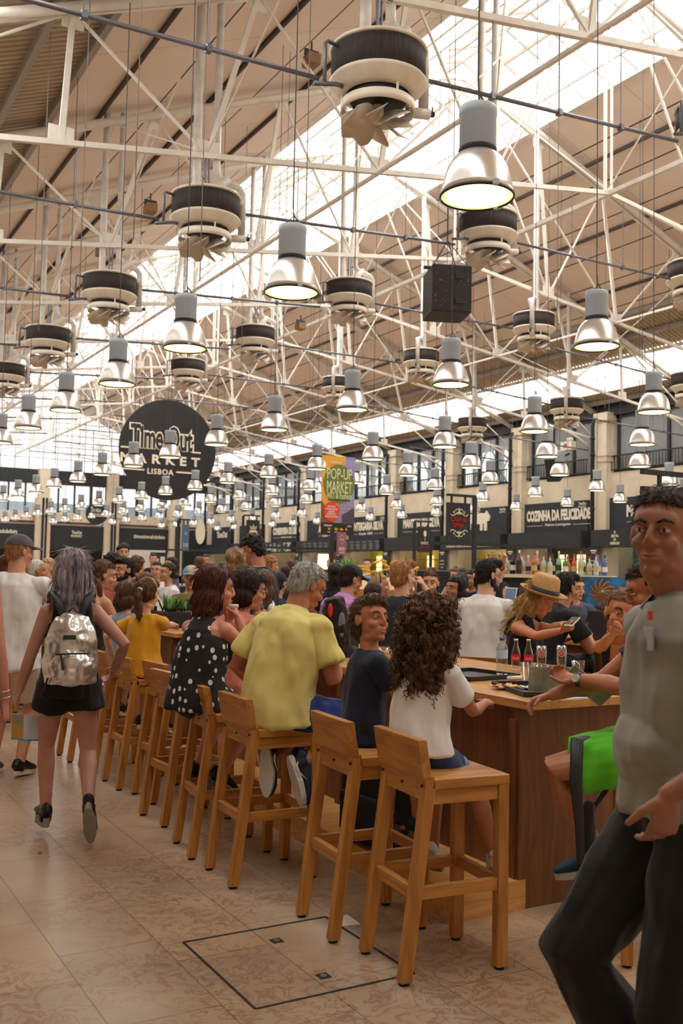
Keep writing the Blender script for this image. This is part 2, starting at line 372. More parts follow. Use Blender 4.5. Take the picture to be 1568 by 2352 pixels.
# ---- misting fans under the trusses
drum_m = mat('black_filter_drum', srgb(44, 40, 38), .8, col2=srgb(60, 54, 50), nscale=40, bump=.3, bscale=120, mapscale=(1, 1, .15))
fanw = mat('cream_fan_plastic', srgb(240, 234, 220), .5, col2=srgb(226, 214, 194), nscale=5)
blade_m = mat('fan_blade_plastic', srgb(232, 222, 208), .4, col2=srgb(222, 208, 190), nscale=6)
pipe_m = mat('grey_water_pipe', srgb(120, 122, 134), .4, .5)
duct_m = mat('lagged_white_pipe', srgb(222, 216, 208), .4, col2=srgb(200, 194, 190), nscale=5)
def make_fan(top):
    t = thing('misting_fan', 'x', 'fan', (0, 0, 0), 0)
    # origin = middle of the drum's underside flange
    obj('filter_drum', MB().lathe([(.0, .06), (.49, .06), (.49, .38), (0, .38)], 40), drum_m, t, True).data
    obj('top_rim', MB().lathe([(0, .385), (.5, .385), (.515, .4), (.5, .42), (.1, .43), (0, .43)], 40), fanw, t, True)
    obj('bottom_flange', MB().lathe([(.33, .085), (.5, .085), (.515, .065), (.5, .045), (.44, -.01), (.4, -.05), (.34, -.07), (.33, -.03), (.33, .085)], 40), fanw, t, True)
    obj('motor_housing', MB().lathe([(0, .05), (.31, .05), (.31, -.1), (.27, -.14), (0, -.14)], 32), black, t, True)
    for a in (30, 150, 270):
        x, y = math.cos(math.radians(a))*.37, math.sin(math.radians(a))*.37
        obj('ring_strut', MB().cyl((x, y, 0), (x, y, -.22), .013, seg=8), fanw, t)
    obj('blade_ring', MB().lathe([(.37, -.14), (.385, -.14), (.385, -.24), (.37, -.24), (.37, -.14)], 40), fanw, t, True)
    hub = obj('hub', MB().lathe([(0, -.16), (.06, -.16), (.075, -.3), (.05, -.34), (0, -.35)], 20), fanw, t, True)
    for k in range(8):
        A = Matrix.Rotation(2*PI*k/8+.2, 4, 'Z'); m = MB(); n = 6; top_, bot = [], []
        for i in range(n):
            f_ = i/(n-1); r = .05+.325*f_; w_ = .06+.085*math.sin(f_*2.4)
            tw = math.radians(58-30*f_)
            for sgn, lst in ((1, top_), (-1, bot)):
                lst.append(Vector((r, sgn*w_*math.cos(tw), -.29 - .08*f_ + sgn*w_*math.sin(tw)*1.05)))
        ring = []
        vs = [A @ v for v in top_]+[A @ v for v in bot]; vs2 = [v+Vector((0, 0, -.006)) for v in vs]
        fs = [(i, i+1, n+i+1, n+i) for i in range(n-1)]
        N = 2*n; m.add(vs+vs2, fs+[(N+a, N+b_, N+c, N+d) for d, c, b_, a in fs]+[(i, N+i, N+i+1, i+1) for i in range(n-1)]+[(n+i+1, N+n+i+1, N+n+i, n+i) for i in range(n-1)]+[(n-1, N+n-1, N+2*n-1, 2*n-1)])
        obj('blade', m, blade_m, hub, True)
    obj('supply_pipe', MB().tube([(-.14, .05, top), (-.14, .05, .62), (-.14, .05, .43)], .06, 14), duct_m, t, True)
    obj('drop_pipe', MB().tube([(.17, .05, top), (.17, .05, .86), (.2, .05, .78), (.28, .04, .72), (.42, 0, .68), (.52, 0, .64), (.57, 0, .57), (.57, 0, .46), (.57, 0, -.1)], .055, 14), duct_m, t, True)
    obj('cross_pipe', MB().tube([(.02, 0, .46), (.32, -.06, .72)], .06, 14).tube([(.5, .0, .45), (.35, .1, .42), (.1, .12, .42)], .05, 10), duct_m, t, True)
    nz = obj('mist_nozzle', MB().tube([(.36, .0, -.13), (.62, -.03, -.1)], .055, 14), duct_m, t, True)
    obj('valve', MB().cyl((.62, -.03, -.1), (.68, -.035, -.09), .03).tube([(.66, -.03, -.08), (.655, -.05, -.02)], .008, 6), black, nz)
    obj('hanger_rod', MB().cyl((-.02, 0, .4), (-.02, 0, 1.05), .018).cyl((.04, .02, .4), (.04, .02, 1.05), .014).box((0, 0, 1.02), (.3, .06, .05)), pipe_m, t)
    obj('water_elbow', MB().tube([(-.75, 0, -.12), (-.5, 0, -.06), (-.42, 0, -.06)], .025, 8).tube([(-.63, 0, -.1), (-.63, 0, .33), (-.6, 0, .36), (-.4, 0, .33)], .02, 8), pipe_m, t, True)
    return t
FX = [5.2, 10.35, 15.45, 20.85]
rown = ['outer left row', 'inner left row', 'inner right row', 'outer right row']
for r, x in enumerate(FX):
    base = None; top = (zroof(x)+.02)-(zchord(x)-1.02)
    rot = 0 if x < XR else math.radians(-135)
    for k in range(-1, 11):
        y = TY[k+1]; p = Vector((x, y, zchord(x)-1.02))
        if k == -1 or k > 4: continue
        lab = 'black drum misting fan with cream blades, %s in the %s from the camera' % (ORD[k], rown[r])
        if base is None:
            base = make_fan(top); base.location = p; base.rotation_euler = (0, 0, rot); base['label'] = lab; base['group'] = 'misting fans, '+rown[r]
        else: dup(base, p, rot, lab)
# water pipes, one run under each truss
for k in range(1, 11):
    y = TY[k]
    t = thing('water_pipe', 'thin grey water pipe running across the hall, %s from the camera' % ORD[k-1], 'pipe', (0, y, 6.4), 0, 'grey water pipes between the fans')
    segs = [((-.2, 6.38), (4.5, 6.52)), ((5.7, 6.85), (9.65, 7.12)), ((11.0, 7.4), (14.8, 7.4)), ((16.1, 7.1), (20.2, 6.8)), ((21.4, 6.55), (26.3, 6.35))]
    for (xa, za), (xb, zb) in segs:
        m = MB().cyl((xa, 0, za-6.4), (xb, 0, zb-6.4), .024, seg=8)
        s = obj('pipe_length', m, pipe_m, t, True)
        n = int((xb-xa)/1.3)
        for i in range(1, n+1):
            xx = xa+(xb-xa)*i/(n+1); zz = za+(zb-za)*i/(n+1)
            obj('hanger', MB().cyl((xx, 0, zz-6.4), (xx, 0, zchord(xx)-6.4), .007, seg=6).box((xx, 0, zz-6.4), (.05, .07, .07)), pipe_m, s)

# ---- pendant lamps
lamp_grey = mat('lamp_blue_grey_paint', srgb(178, 192, 208), .4)
alu = bpy.data.materials.new('spun_aluminium'); alu.use_nodes = True; b = alu.node_tree.nodes['Principled BSDF']
b.inputs['Base Color'].default_value = (.93, .92, .9, 1); b.inputs['Metallic'].default_value = .9; b.inputs['Roughness'].default_value = .3
refl = mat('reflector_inside', (.92, .9, .72), .35, .2)
cablem = mat('dark_cable', srgb(60, 58, 66), .5)
lens = bpy.data.materials.new('lit_lamp_glass'); lens.use_nodes = True; nt = lens.node_tree; nt.nodes.clear()
out = nt.nodes.new('ShaderNodeOutputMaterial'); em = nt.nodes.new('ShaderNodeEmission'); tc = nt.nodes.new('ShaderNodeTexCoord'); ln = nt.nodes.new('ShaderNodeVectorMath'); ln.operation = 'LENGTH'
mpp = nt.nodes.new('ShaderNodeMapping'); mpp.inputs['Scale'].default_value = (1, 1, 0); nt.links.new(tc.outputs['Object'], mpp.inputs[0]); nt.links.new(mpp.outputs[0], ln.inputs[0])
rp = nt.nodes.new('ShaderNodeValToRGB'); e = rp.color_ramp.elements; e[0].position = .1; e[0].color = (1, .98, .85, 1); e[1].position = .232; e[1].color = (.36, .38, .1, 1); q = e.new(.17); q.color = (1, .93, .6, 1); q = e.new(.205); q.color = (.85, .8, .32, 1)
nt.links.new(ln.outputs['Value'], rp.inputs[0]); nt.links.new(rp.outputs[0], em.inputs[0]); em.inputs[1].default_value = 2.6; nt.links.new(em.outputs[0], out.inputs[0])
def make_lamp(zc, detail=True):
    t = thing('pendant_lamp', 'x', 'pendant lamp')
    sg = 40 if detail else 20
    dome = [(.095, .3), (.13, .285), (.165, .25), (.2, .19), (.222, .12), (.235, .05), (.24, .012)]
    obj('gear_housing', MB().lathe([(0, .605), (.118, .605), (.125, .59), (.125, .545), (.12, .54), (.12, .32), (.1, .305), (0, .305)], sg), lamp_grey, t, True)
    obj('collar', MB().lathe([(.124, .325), (.127, .3), (.115, .285), (.1, .285)], sg), black, t, True)
    d = obj('reflector_dome', MB().lathe(dome+[(.236, .012), (.23, .05), (.215, .12), (.193, .19), (.16, .245), (.09, .29)], sg), alu, t, True)
    obj('rim', MB().lathe([(.234, .012), (.246, .011), (.248, .004), (.246, -.004), (.238, -.006), (.234, .012)], sg), black, t, True)
    obj('lamp_glass', MB().lathe([(0, .006), (.12, .004), (.236, .006)], sg), lens, t, True)
    c = MB().tube([(0, 0, .6), (.01, 0, .68), (0, 0, .78), (0, 0, zc)], .006, 6)
    if detail:
        for a in (20, 140, 260):
            R = Matrix.Rotation(math.radians(a), 3, 'Z'); obj('clip', MB().box(R @ Vector((.25, 0, .012)), (.03, .035, .035), R), lamp_grey, t)
        obj('shackle', MB().tube([(-.03, 0, .6), (-.025, 0, .64), (0, 0, .66), (.025, 0, .64), (.03, 0, .6)], .006, 6).tube([(.0, 0, .72), (.05, 0, .66), (.085, 0, .62), (.09, 0, .6)], .006, 6), cablem, t, True)
    obj('suspension_cable', c, cablem, t)
    return t
LX = [3.92, 7.58, 11.25, 13.9, 16.58, 20.45, 24.1]
LROW = ['leftmost', 'second', 'third', 'middle', 'fifth', 'sixth', 'rightmost']
for r, x in enumerate(LX):
    zc = zroof(x)-4.04
    pa = pb = None
    for k in range(0, 21):
        y = 5.12+2.615*k
        if y > 58: continue
        yy = y-4.0; ratio = x/y
        if ratio > 1.35: continue
        p = Vector((x+random.uniform(-.03, .03), y+random.uniform(-.05, .05), 4.08+random.uniform(-.015, .015)))
        lab = 'grey and silver pendant lamp, %s from the front in the %s row of lamps' % (ORD[k], LROW[r])
        near = y < 16; src = pa if near else pb
        if src is None:
            src = make_lamp(zc, near); src.location = p; src['label'] = lab; src['group'] = 'silver dome pendant lamps'
            if near: pa = src
            else: pb = src
        else: dup(src, p, 0, lab)
# thin drop wires hanging from the roof (tie rods)
m_w = mat('thin_wire', srgb(120, 108, 100), .5, .3)
for i, (px, y) in enumerate([(305, 9.5), (460, 10.5), (700, 9.0), (185, 12), (95, 14), (655, 16), (1005, 15), (1390, 14), (1500, 15), (1280, 12), (560, 20), (905, 20)]):
    p = ony(px, 600, y); zt = zroof(p.x)+.05
    m = MB().cyl((0, 0, 0), (0, 0, zt-4.9), .006, seg=6)
    o = obj('drop_wire', m, m_w); o.location = (p.x, p.y, 4.9)
    tag(o, 'thin grey wire hanging straight down from the roof above the lamps', 'wire', 'thin wires hanging from the roof')
# ============================================================ right wall with the food stalls
def fit(name, body, w_, h_, m, parent, M, bold=.0, shear=0., depth=.006, linesp=1., space=1.):
    o = text(name, body, 1., m, parent, None, 1., 0.002, bold, 'CENTER', shear, space, linesp)
    me = o.data; xs = [v.co.x for v in me.vertices]; ys = [v.co.y for v in me.vertices]
    cx_, cy_ = (max(xs)+min(xs))/2, (max(ys)+min(ys))/2; sx, sy = w_/max(1e-6, max(xs)-min(xs)), h_/max(1e-6, max(ys)-min(ys))
    me.transform(Matrix.Diagonal((sx, sy, depth/.002, 1)) @ Matrix.Translation((-cx_, -cy_, 0))); me.transform(M); return o
def R(y, z, x=W): return FACE_RIGHT_WALL(Vector((x, y, z)))
COLY = [TY[k]+.0 for k in range(4, 13)]          # 27.2 ... 64.8  (wall bays)
CY = [22.5]+[27.15+BAY*k for k in range(9)]
wallm = MB()
for a, c in zip(CY, CY[1:]):
    wallm.bb((W, a, 4.45), (W+.3, c, 5.45)); wallm.bb((W, a-.95, 0), (W+.3, a+.22, 4.45)); wallm.bb((W, a-.95, 5.45), (W+.3, a+.05, 7.6))
wallm.bb((W, 8, 4.45), (W+.3, 22.5, 5.45)); wallm.bb((W, 8, 0), (W+.3, 22.3, 4.45))
wallm.bb((W, 8, 7.55), (W+.3, 22.5, 8.0))
wall_right = struct('wall_right', wallm, cream)
obj('eaves_fascia', MB().bb((W-.05, 22.4, 7.55), (W+.35, D, 8.1)), black, wall_right)
obj('gallery_slab', MB().bb((W+.3, 8, 5.2), (31.5, D, 5.45)), cream, wall_right)
obj('gallery_ceiling', MB().bb((W+.3, 8, 7.9), (31.5, D, 8.05)), black, wall_right)
brick = mat('red_brown_brick', srgb(120, 64, 50), .8, col2=srgb(92, 46, 38), nscale=4)
obj('gallery_back', MB().bb((30.9, 8, 5.45), (31.1, 36, 7.9)), brick, wall_right)
m = MB()
for k in range(36, 66, 2): m.bb((30.9, k, 5.45), (31.1, k+.3, 7.9))
m.bb((30.9, 36, 5.45), (31.1, 66, 6.0)); obj('gallery_back_posts', m, mat('pale_blue_steel', srgb(140, 150, 165), .5), wall_right)
m = MB()
for k in range(37, 66, 2): m.beam((30.8, k, 5.5), (30.8, k+1.6, 7.8), .06, .06); m.beam((30.8, k+1.6, 5.5), (30.8, k, 7.8), .06, .06)
obj('bracing', m, white_paint, wall_right)
glass = mat('window_glass', (.8, .88, .92), .03, trans=0., spec=.9, alpha=.22)
pipe_b = mat('drainpipe_black', srgb(34, 34, 38), .4)
stallnames = ['fish stall bay nearest the camera', 'bay of the long portuguese kitchen sign', 'bay with the white cow cut-out', 'bay of the nearer butter shop sign', 'bay of the farther butter shop sign', 'bay partly hidden by the pop-up banner', 'bay of the tinned fish shop', 'bay behind the pineapple sign', 'last bay before the far wall']
# upper windows
for i, (a, c) in enumerate(zip(CY, CY[1:])):
    g = MB().bb((W+.12, a, 5.5), (W+.14, c, 7.55)); wn = struct('window_%d' % (4+i), g, glass)
    f = MB(); n = 4
    for k in range(n+1): yy = a+(c-a)*k/n; f.bb((W+.06, yy-.06, 5.45), (W+.2, yy+.06, 7.55))
    f.bb((W+.06, a, 5.45), (W+.2, c, 5.53)); f.bb((W+.06, a, 7.45), (W+.2, c, 7.55))
    obj('window_frame', f, black, wn)
    r = MB(); r.bb((W-.06, a+.3, 6.02), (W-.02, c-.3, 6.07)); r.bb((W-.06, a+.3, 5.52), (W-.02, c-.3, 5.56)); k = a+.35
    while k < c-.3: r.bb((W-.05, k, 5.5), (W-.03, k+.02, 6.05)); k += .14
    obj('railing', r, black, wn)
# columns
for i, y in enumerate(CY):
    t = thing('wall_column', 'cream pilaster with moulded capital and black drainpipe, %s from the right edge along the stalls' % ORD[i], 'column', (W-.05, y-.5, 0), 0, 'pilasters between the food stalls')
    c_ = MB().bb((-.25, -.42, 0), (.25, .04, 7.4)).bb((-.32, -.5, 6.05), (.25, .1, 6.3)).bb((-.29, -.46, 5.85), (.25, .07, 6.05)).bb((-.3, -.5, 0), (.25, .12, .4)).box((-.08, -.19, 7.5), (.5, .7, .3))
    obj('shaft', c_, cream, t)
    d = MB().tube([(-.38, .14, 0), (-.38, .14, 7.2), (-.34, .1, 7.42), (-.15, -.1, 7.5)], .075, 10)
    for z in (1, 2, 3.05, 4.1, 5.15, 6.1, 6.7): d.lathe([(.075, 0), (.1, 0), (.1, .06), (.075, .06)], 10, (-.38, .14, z))
    obj('drainpipe', d, pipe_b, t, True)
    mb_ = obj('menu_board', MB().bb((-.5, -.3, 1.62), (-.46, .2, 2.72)), chalk, t)
    obj('menu_text', MB().bb((-.505, -.2, 2.55), (-.5, .1, 2.6)).bb((-.505, -.15, 2.48), (-.5, .05, 2.51)).bb((-.505, -.2, 2.2), (-.5, .1, 2.22)).bb((-.505, -.2, 2.05), (-.5, .1, 2.07)).bb((-.505, -.1, 1.9), (-.5, .0, 1.93)), letter, mb_)
# sign boards and canopies
signs = [('MONTE', 'black stall sign with the white word beginning MONT and a fish and seafood line', 'MONTE MAR', 'Peixe e marisco', (23.95, 2.7)), ]
def bay(i, label, words, sub, wpos, extra=None):
    a, c = CY[i]+.2, CY[i+1]-.5
    t = thing('stall_sign', label, 'sign', (W-.1, (a+c)/2, 2.7), 0)
    obj('sign_board', MB().bb((W-.12, a, 3.33), (W, c, 4.5)), chalk, t, world=True)
    cb = obj('canopy_box', MB().bb((W-.55, a-.08, 2.7), (W, c+.08, 3.33)), chalk, t, world=True)
    if words:
        yc, w_ = wpos; fit('sign_lettering', words, w_, .44, letter, t, R(yc, 4.0, W-.125), .05)
        o = t.children[-1]; o.matrix_parent_inverse = Matrix.Translation(t.location).inverted()
        if sub:
            o = fit('sign_subtitle', sub, min(1.5, w_*.4), .14, letter, t, R(yc, 3.62, W-.125), .01, .3); o.matrix_parent_inverse = Matrix.Translation(t.location).inverted()
            l = MB().bb((W-.127, yc+w_*.24, 3.6), (W-.12, yc+w_*.5, 3.615)).bb((W-.127, yc-w_*.5, 3.6), (W-.12, yc-w_*.24, 3.615)); obj('sign_rule', l, letter, t, world=True)
    lg = fit('market_logo', 'TimeOut', .38, .11, letter, t, R(a+.28, 4.38, W-.125), .01); lg.matrix_parent_inverse = Matrix.Translation(t.location).inverted()
    lg = fit('market_logo', 'MARKET', .4, .06, letter, t, R(a+.28, 4.26, W-.125), .005); lg.matrix_parent_inverse = Matrix.Translation(t.location).inverted()
    return t, cb, (a+c)/2
def wm(o, t): o.matrix_parent_inverse = Matrix.Translation(t.location).inverted(); return o
t, cb, yc = bay(0, 'black stall sign whose white lettering begins MONT, at the right edge', 'MONTE MAR', 'Peixe e marisco', (24.2, 2.4))
wm(fit('canopy_text', 'O\nQUE TAL\nEM\nAMEIXOAS?', .45, .5, letter, t, R(25.55, 3.03, W-.555), .02), t)
wm(fit('canopy_text', 'UMA\nDE', .3, .5, letter, t, R(24.5, 3.03, W-.555), .02), t)
t, cb, yc = bay(1, 'wide black stall sign reading COZINHA DA FELICIDADE in tall white letters', 'COZINHA DA FELICIDADE', 'Petiscos à portuguesa', (28.98, 3.6))
t, cb, yc = bay(2, 'black stall sign with a white cow-shaped cut-out beside the red and white hanging sign', None, None, None)
cow = [(-.55, -.3), (-.45, -.3), (-.42, -.05), (-.2, -.1), (.1, -.08), (.12, -.35), (.24, -.35), (.27, -.08), (.34, -.05), (.36, -.36), (.48, -.36), (.5, .0), (.62, .02), (.66, .18), (.55, .3), (.46, .42), (.4, .32), (.1, .34), (-.2, .3), (-.5, .32), (-.6, .2), (-.62, -.1)]
wm(obj('cow_cutout', MB().prism([(x*1.2, z*1.1) for x, z in cow], .06, R(33.9, 3.9, W-.12)), letter, t), t)
wm(fit('canopy_text', 'ATENÇÃO: COPOS E PRATOS SÓ FICAM CÁ DENTRO.', 3.3, .12, letter, t, R(yc, 2.84, W-.555), .01, .2), t)
t, cb, yc = bay(3, 'black stall sign reading MANTEIGARIA SILVA, the nearer of the two', 'MANTEIGARIA SILVA', 'Desde 1890', (38.3, 3.0))
t, cb, yc = bay(4, 'black stall sign reading MANTEIGARIA SILVA, the farther one beside the banner', 'MANTEIGARIA SILVA', 'Desde 1890', (43.3, 3.4))
def menu_block(t, y, n):
    for k in range(n):
        m = MB(); yy = y-k*.62
        m.bb((W-.557, yy-.2, 3.16), (W-.55, yy+.2, 3.19))
        for j in range(7): m.bb((W-.557, yy-.23, 3.07-j*.045), (W-.55, yy+.1*random.random()+.08, 3.085-j*.045))
        obj('menu_column', m, mat('dim_chalk', srgb(150, 154, 156), .7), t, world=True)
menu_block(t, 44.6, 6)
t, cb, yc = bay(5, 'black stall sign beginning ARC, half covered by the hanging pop-up banner', 'ARCADIA', 'Chocolates', (47.6, 1.5))
menu_block(t, 49.2, 5)
t, cb, yc = bay(6, 'black stall sign reading CONSERVEIRA DE LISBOA in white capitals', 'CONSERVEIRA DE LISBOA', 'Conservas de sempre', (52.3, 3.6))
obj('fish_photo', MB().bb((W-.556, 50.9, 2.76), (W-.55, 54.6, 3.28)), mat('grey_fish_print', srgb(60, 64, 70), .6, col2=srgb(190, 190, 188), nscale=2.2, contrast=(.5, .56)), t, world=True)
t, cb, yc = bay(7, 'black stall board behind the hanging pineapple sign', None, None, None)
t, cb, yc = bay(8, 'black stall board with a large white outlined market logo in the corner', 'TimeOut', None, (62.0, 1.8))
# stall interiors: a box behind each opening with side walls, counter, shelving and a lamp
hues = [srgb(70, 150, 165), srgb(66, 62, 50), srgb(226, 208, 120), srgb(224, 200, 90), srgb(206, 198, 60), srgb(176, 122, 62), srgb(214, 186, 120), srgb(80, 76, 66), srgb(90, 84, 70)]
steel = mat('brushed_steel', (.5, .5, .5), .35, .9)
warm = mat('lit_warm_panel', (.9, .75, .4), .6, emit=(1, .82, .45), es=1.4)
for i in range(9):
    a, c = CY[i]+.1, CY[i+1]-.5
    t = thing('food_stall', 'recessed food stall with counter and lit shelves, %s' % stallnames[i], 'food stall', (W+.3, (a+c)/2, 0), 0)
    hm = mat('stall_wall_%s' % ['teal', 'dark_olive', 'pale_yellow', 'warm_yellow', 'lime_yellow', 'amber', 'straw', 'brown', 'grey_brown'][i], hues[i], .7)
    m = MB().bb((W+1.5, a, 0), (W+1.7, c, 3.3)); obj('back_wall', m, hm, t, world=True)
    obj('side_wall', MB().bb((W, c, 0), (W+1.7, c+.1, 3.3)), cream, t, world=True)
    obj('side_wall', MB().bb((W, a-.1, 0), (W+1.7, a, 3.3)), cream, t, world=True)
    obj('stall_ceiling', MB().bb((W, a, 3.3), (W+1.7, c, 3.4)), black, t, world=True)
    obj('counter', MB().bb((W-.5, a, 0), (W+.15, c, 1.15)), chalk, t, world=True)
    obj('counter_top', MB().bb((W-.55, a, 1.15), (W+.2, c, 1.2)), steel, t, world=True)
    for z in (1.5, 1.9, 2.3): obj('shelf', MB().bb((W+1.1, a+.3, z), (W+1.5, c-.3, z+.03)), mat('shelf_wood', srgb(180, 150, 90), .6), t, world=True)
    n = 3 if i in (1, 2, 3, 4) else 2
    for k in range(n):
        yy = a+(c-a)*(.25+.25*k); obj('lit_panel', MB().bb((W+1.4, yy-.22, 1.7), (W+1.45, yy+.22, 2.5)), warm, t, world=True)
    obj('strip_light', MB().bb((W+.8, a+.5, 3.22), (W+.9, c-.5, 3.27)), mat('lit_tube', (1, .95, .8), .5, emit=(1, .9, .7), es=7), t, world=True)

# ============================================================ far wall
fw = MB().bb((-6, D, 2.7), (34, D+.3, 5.12)).bb((-6, D, 0), (-2, D+.3, 3))
wall_far = struct('wall_far', fw, cream)
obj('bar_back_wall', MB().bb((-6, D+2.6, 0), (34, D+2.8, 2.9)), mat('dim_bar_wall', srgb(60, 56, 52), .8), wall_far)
obj('bar_counter', MB().bb((-6, D-.6, 0), (26, D, 1.15)), black, wall_far)
obj('bar_top', MB().bb((-6, D-.65, 1.15), (26, D+.1, 1.2)), mat('pale_bar_top', srgb(190, 186, 178), .4), wall_far)
obj('sign_fascia', MB().bb((-6, D-.3, 2.7), (26.3, D, 4.3)), black, wall_far)
obj('red_band', MB().bb((-6, D-.12, 4.45), (26.3, D, 4.53)), mat('red_band_paint', srgb(110, 30, 32), .6), wall_far)
obj('upper_fascia', MB().bb((-6, D-.1, 6.95), (34, D+.3, 7.85)), black, wall_far)
obj('gallery_floor', MB().bb((-6, D+.3, 4.9), (34, D+4, 5.1)), cream, wall_far)
g = struct('window_20', MB().bb((-6, D+.1, 5.12), (34, D+.12, 6.95)), glass)
f = MB()
for k in range(0, 34): 
    x = -4+k*1.05; f.bb((x, D, 5.12), (x+(.16 if k % 3 == 0 else .08), D+.22, 6.95))
obj('window_frame', f, black, g)
obj('buildings_beyond', MB().bb((-10, D+9, 4), (40, D+10, 6.3)), mat('pale_blue_facade', srgb(150, 180, 200), .8, col2=srgb(120, 150, 175), nscale=.6), g)
g = struct('window_21', MB().add([(-.2, D+.1, 7.85), (26.5, D+.1, 7.85), (26.5, D+.1, 8.0), (XR, D+.1, 13.3), (-.2, D+.1, 8.0)], [(0, 1, 2, 3, 4)]), gm)
f = MB(); x = -.2
while x < 26.6:
    f.beam((x, D, 7.85), (x, D, zroof(x)), .05, .06); x += .89
for z in (8.6, 9.4, 10.2, 11.0, 11.8, 12.6):
    dx = (13.35-z)/.4; f.beam((XR-dx, D, z), (XR+dx, D, z), .05, .06)
obj('glazing_bars', f, mat('gable_bar_grey', srgb(190, 196, 206), .5), g)
for i, x in enumerate((14.95, 19.45, 23.95, 10.3)):
    t = thing('wall_column', 'cream column with red edge line against the far wall, %s' % ['left of the centre logo', 'right of the centre logo', 'nearest the right corner', 'hidden behind the capped man'][i], 'column', (x, D-.35, 0), 0, 'cream columns on the far wall')
    obj('shaft', MB().bb((-.5, -.25, 0), (.5, .25, 6.0)).bb((-.6, -.35, 4.9), (.6, .25, 5.6)).bb((-.35, -.2, 6), (.35, .25, 7.9)), cream, t)
    obj('drainpipe', MB().cyl((-.08, -.36, 0), (-.08, -.36, 6), .07).cyl((.14, -.36, 0), (.14, -.36, 6), .06), pipe_b, t)
    obj('red_line', MB().bb((.44, -.27, 0), (.5, -.25, 4.6)), mat('red_band_paint', srgb(110, 30, 32), .6), t)
F = lambda x, z, y=D-.31: FACE_FAR(Vector((x, y, z)))
def wall_text(nm, body, x, z, w_, h_, label, bold=.02, shear=0):
    o = fit(nm, body, w_, h_, letter, None, Matrix.Identity(4), bold, shear); o.matrix_world = F(x, z); return tag(o, label, 'lettering')
wall_text('hashtag_lettering', '#timeoutmercadodaribeira', 22.1, 3.75, 2.2, .3, 'small white hashtag lettering on the far black fascia, right of the logo')
wall_text('hashtag_lettering', '#timeoutmercadodaribeira', 12.3, 3.78, 2.2, .3, 'small white hashtag lettering on the far black fascia at the left edge')
t = thing('market_logo_sign', 'small white TimeOut MARKET logo in the middle of the far black fascia', 'sign', (17.17, D-.31, 3.75))
for body, z, w_, h_ in (('TimeOut', .12, .66, .22), ('MARKET', -.1, .72, .12)): fit('logo_line', body, w_, h_, letter, t, FACE_FAR(Vector((0, 0, z))), .02)
obj('logo_rule', MB().bb((-.36, -.004, -.2), (.36, 0, -.185)), letter, t)
wall_left = struct('wall_left', MB().bb((-3.4, -3, 0), (-3.2, D, 5.4)), cream)
obj('aisle_ceiling', MB().bb((-3.4, -3, 5.2), (-.3, D, 5.4)), cream, wall_left)
obj('left_parapet', MB().bb((-.45, -3, 5.2), (-.25, D, 6.4)).bb((-.45, -3, 7.5), (-.25, D, 8.0)), cream, wall_left)
struct('wall_back', MB().bb((-3.4, -3.2, BACK_H), (34, -3, 14)), cream)

# round market sign
sg = thing('round_market_sign', 'huge round black sign reading Time Out MARKET LISBOA hanging from the roof', 'sign', (13.1, 36.3, 6.2))
bm_ = bpy.data.materials.new('perforated_black_steel'); bm_.use_nodes = True; bb = bm_.node_tree.nodes['Principled BSDF']; bb.inputs['Base Color'].default_value = (*srgb(30, 29, 31), 1); bb.inputs['Roughness'].default_value = .6
disc = MB().lathe([(0, -.05), (1.95, -.05), (1.95, .05), (0, .05)], 72, M=Matrix.Rotation(PI/2, 3, 'X')); obj('disc', disc, bm_, sg)
FS = lambda x, z, y=-.06: FACE_FAR(Vector((x, y, z)))
fit('time_out_outline', 'Time Out', 2.62, 1.02, letter, sg, FS(-.28, .45), .075, depth=.008)
fit('time_out_infill', 'Time Out', 2.5, .93, bm_, sg, FS(-.28, .45, -.07), .022, depth=.008)
fit('market_lettering', 'M A R K E T', 3.2, .36, letter, sg, FS(-.3, -.4), .035, space=1.1)
fit('lisboa_lettering', 'LISBOA', 1.05, .22, letter, sg, FS(-.3, -.87), .025, space=1.15)
for a, c, z in ((-1.9+.0, -1.45, -.02), (.98, 1.32, -.02), (-1.87, -.95, -.84), (.33, 1.28, -.84)):
    obj('logo_bar', MB().bb((a, -.075, z-.03), (c, -.05, z+.03)), letter, sg)
for x in (-1.2, 1.2): obj('hanging_cable', MB().cyl((x, 0, 1.5), (x, 0, 2.35), .012), cablem, sg)

# hanging pop-up banner
bn = thing('hanging_banner', 'tall orange and green POP-UP MARKET banner hanging before the stalls', 'banner', (12.55, 22.0, 3.57))
def bp(name, poly, col, y, m=None): return obj(name, MB().prism(poly, .004, FACE_FAR(Vector((0, y, 0)))), m or mat(name, col, .6), bn)
obj('banner_cloth', MB().bb((-.49, -.006, -1.02), (.49, .006, 1.02)), mat('banner_orange', srgb(232, 168, 60), .6), bn)
bp('banner_tile_print', [(.05, -.2), (.49, -.2), (.49, 1.02), (.22, 1.02)], srgb(120, 116, 170), -.008, mat('banner_tile_print', srgb(124, 120, 176), .6, col2=srgb(150, 150, 200), nscale=3))
m = MB()
for k in range(5): m.bb((.12+k*.085, -.014, -.45), (.126+k*.085, -.012, .95))
for k in range(15): m.bb((.08, -.014, -.42+k*.095), (.49, -.012, -.414+k*.095))
obj('tile_lines', m, mat('pale_lilac', srgb(190, 190, 220), .6), bn)
bp('banner_violet_print', [(-.1, -.72), (.49, -.72), (.49, -.2), (.05, -.2), (-.05, -.3)], srgb(150, 130, 160), -.008)
bp('banner_roofline', [(.12, -.72), (.49, -.72), (.49, -.3), (.4, -.32), (.3, -.4), (.2, -.44), (.12, -.5)], srgb(78, 66, 88), -.016)
bp('banner_green_disc', [(math.cos(a*PI/18)*.46+.02, math.sin(a*PI/18)*.5+.3) for a in range(36)], srgb(112, 126, 52), -.013)
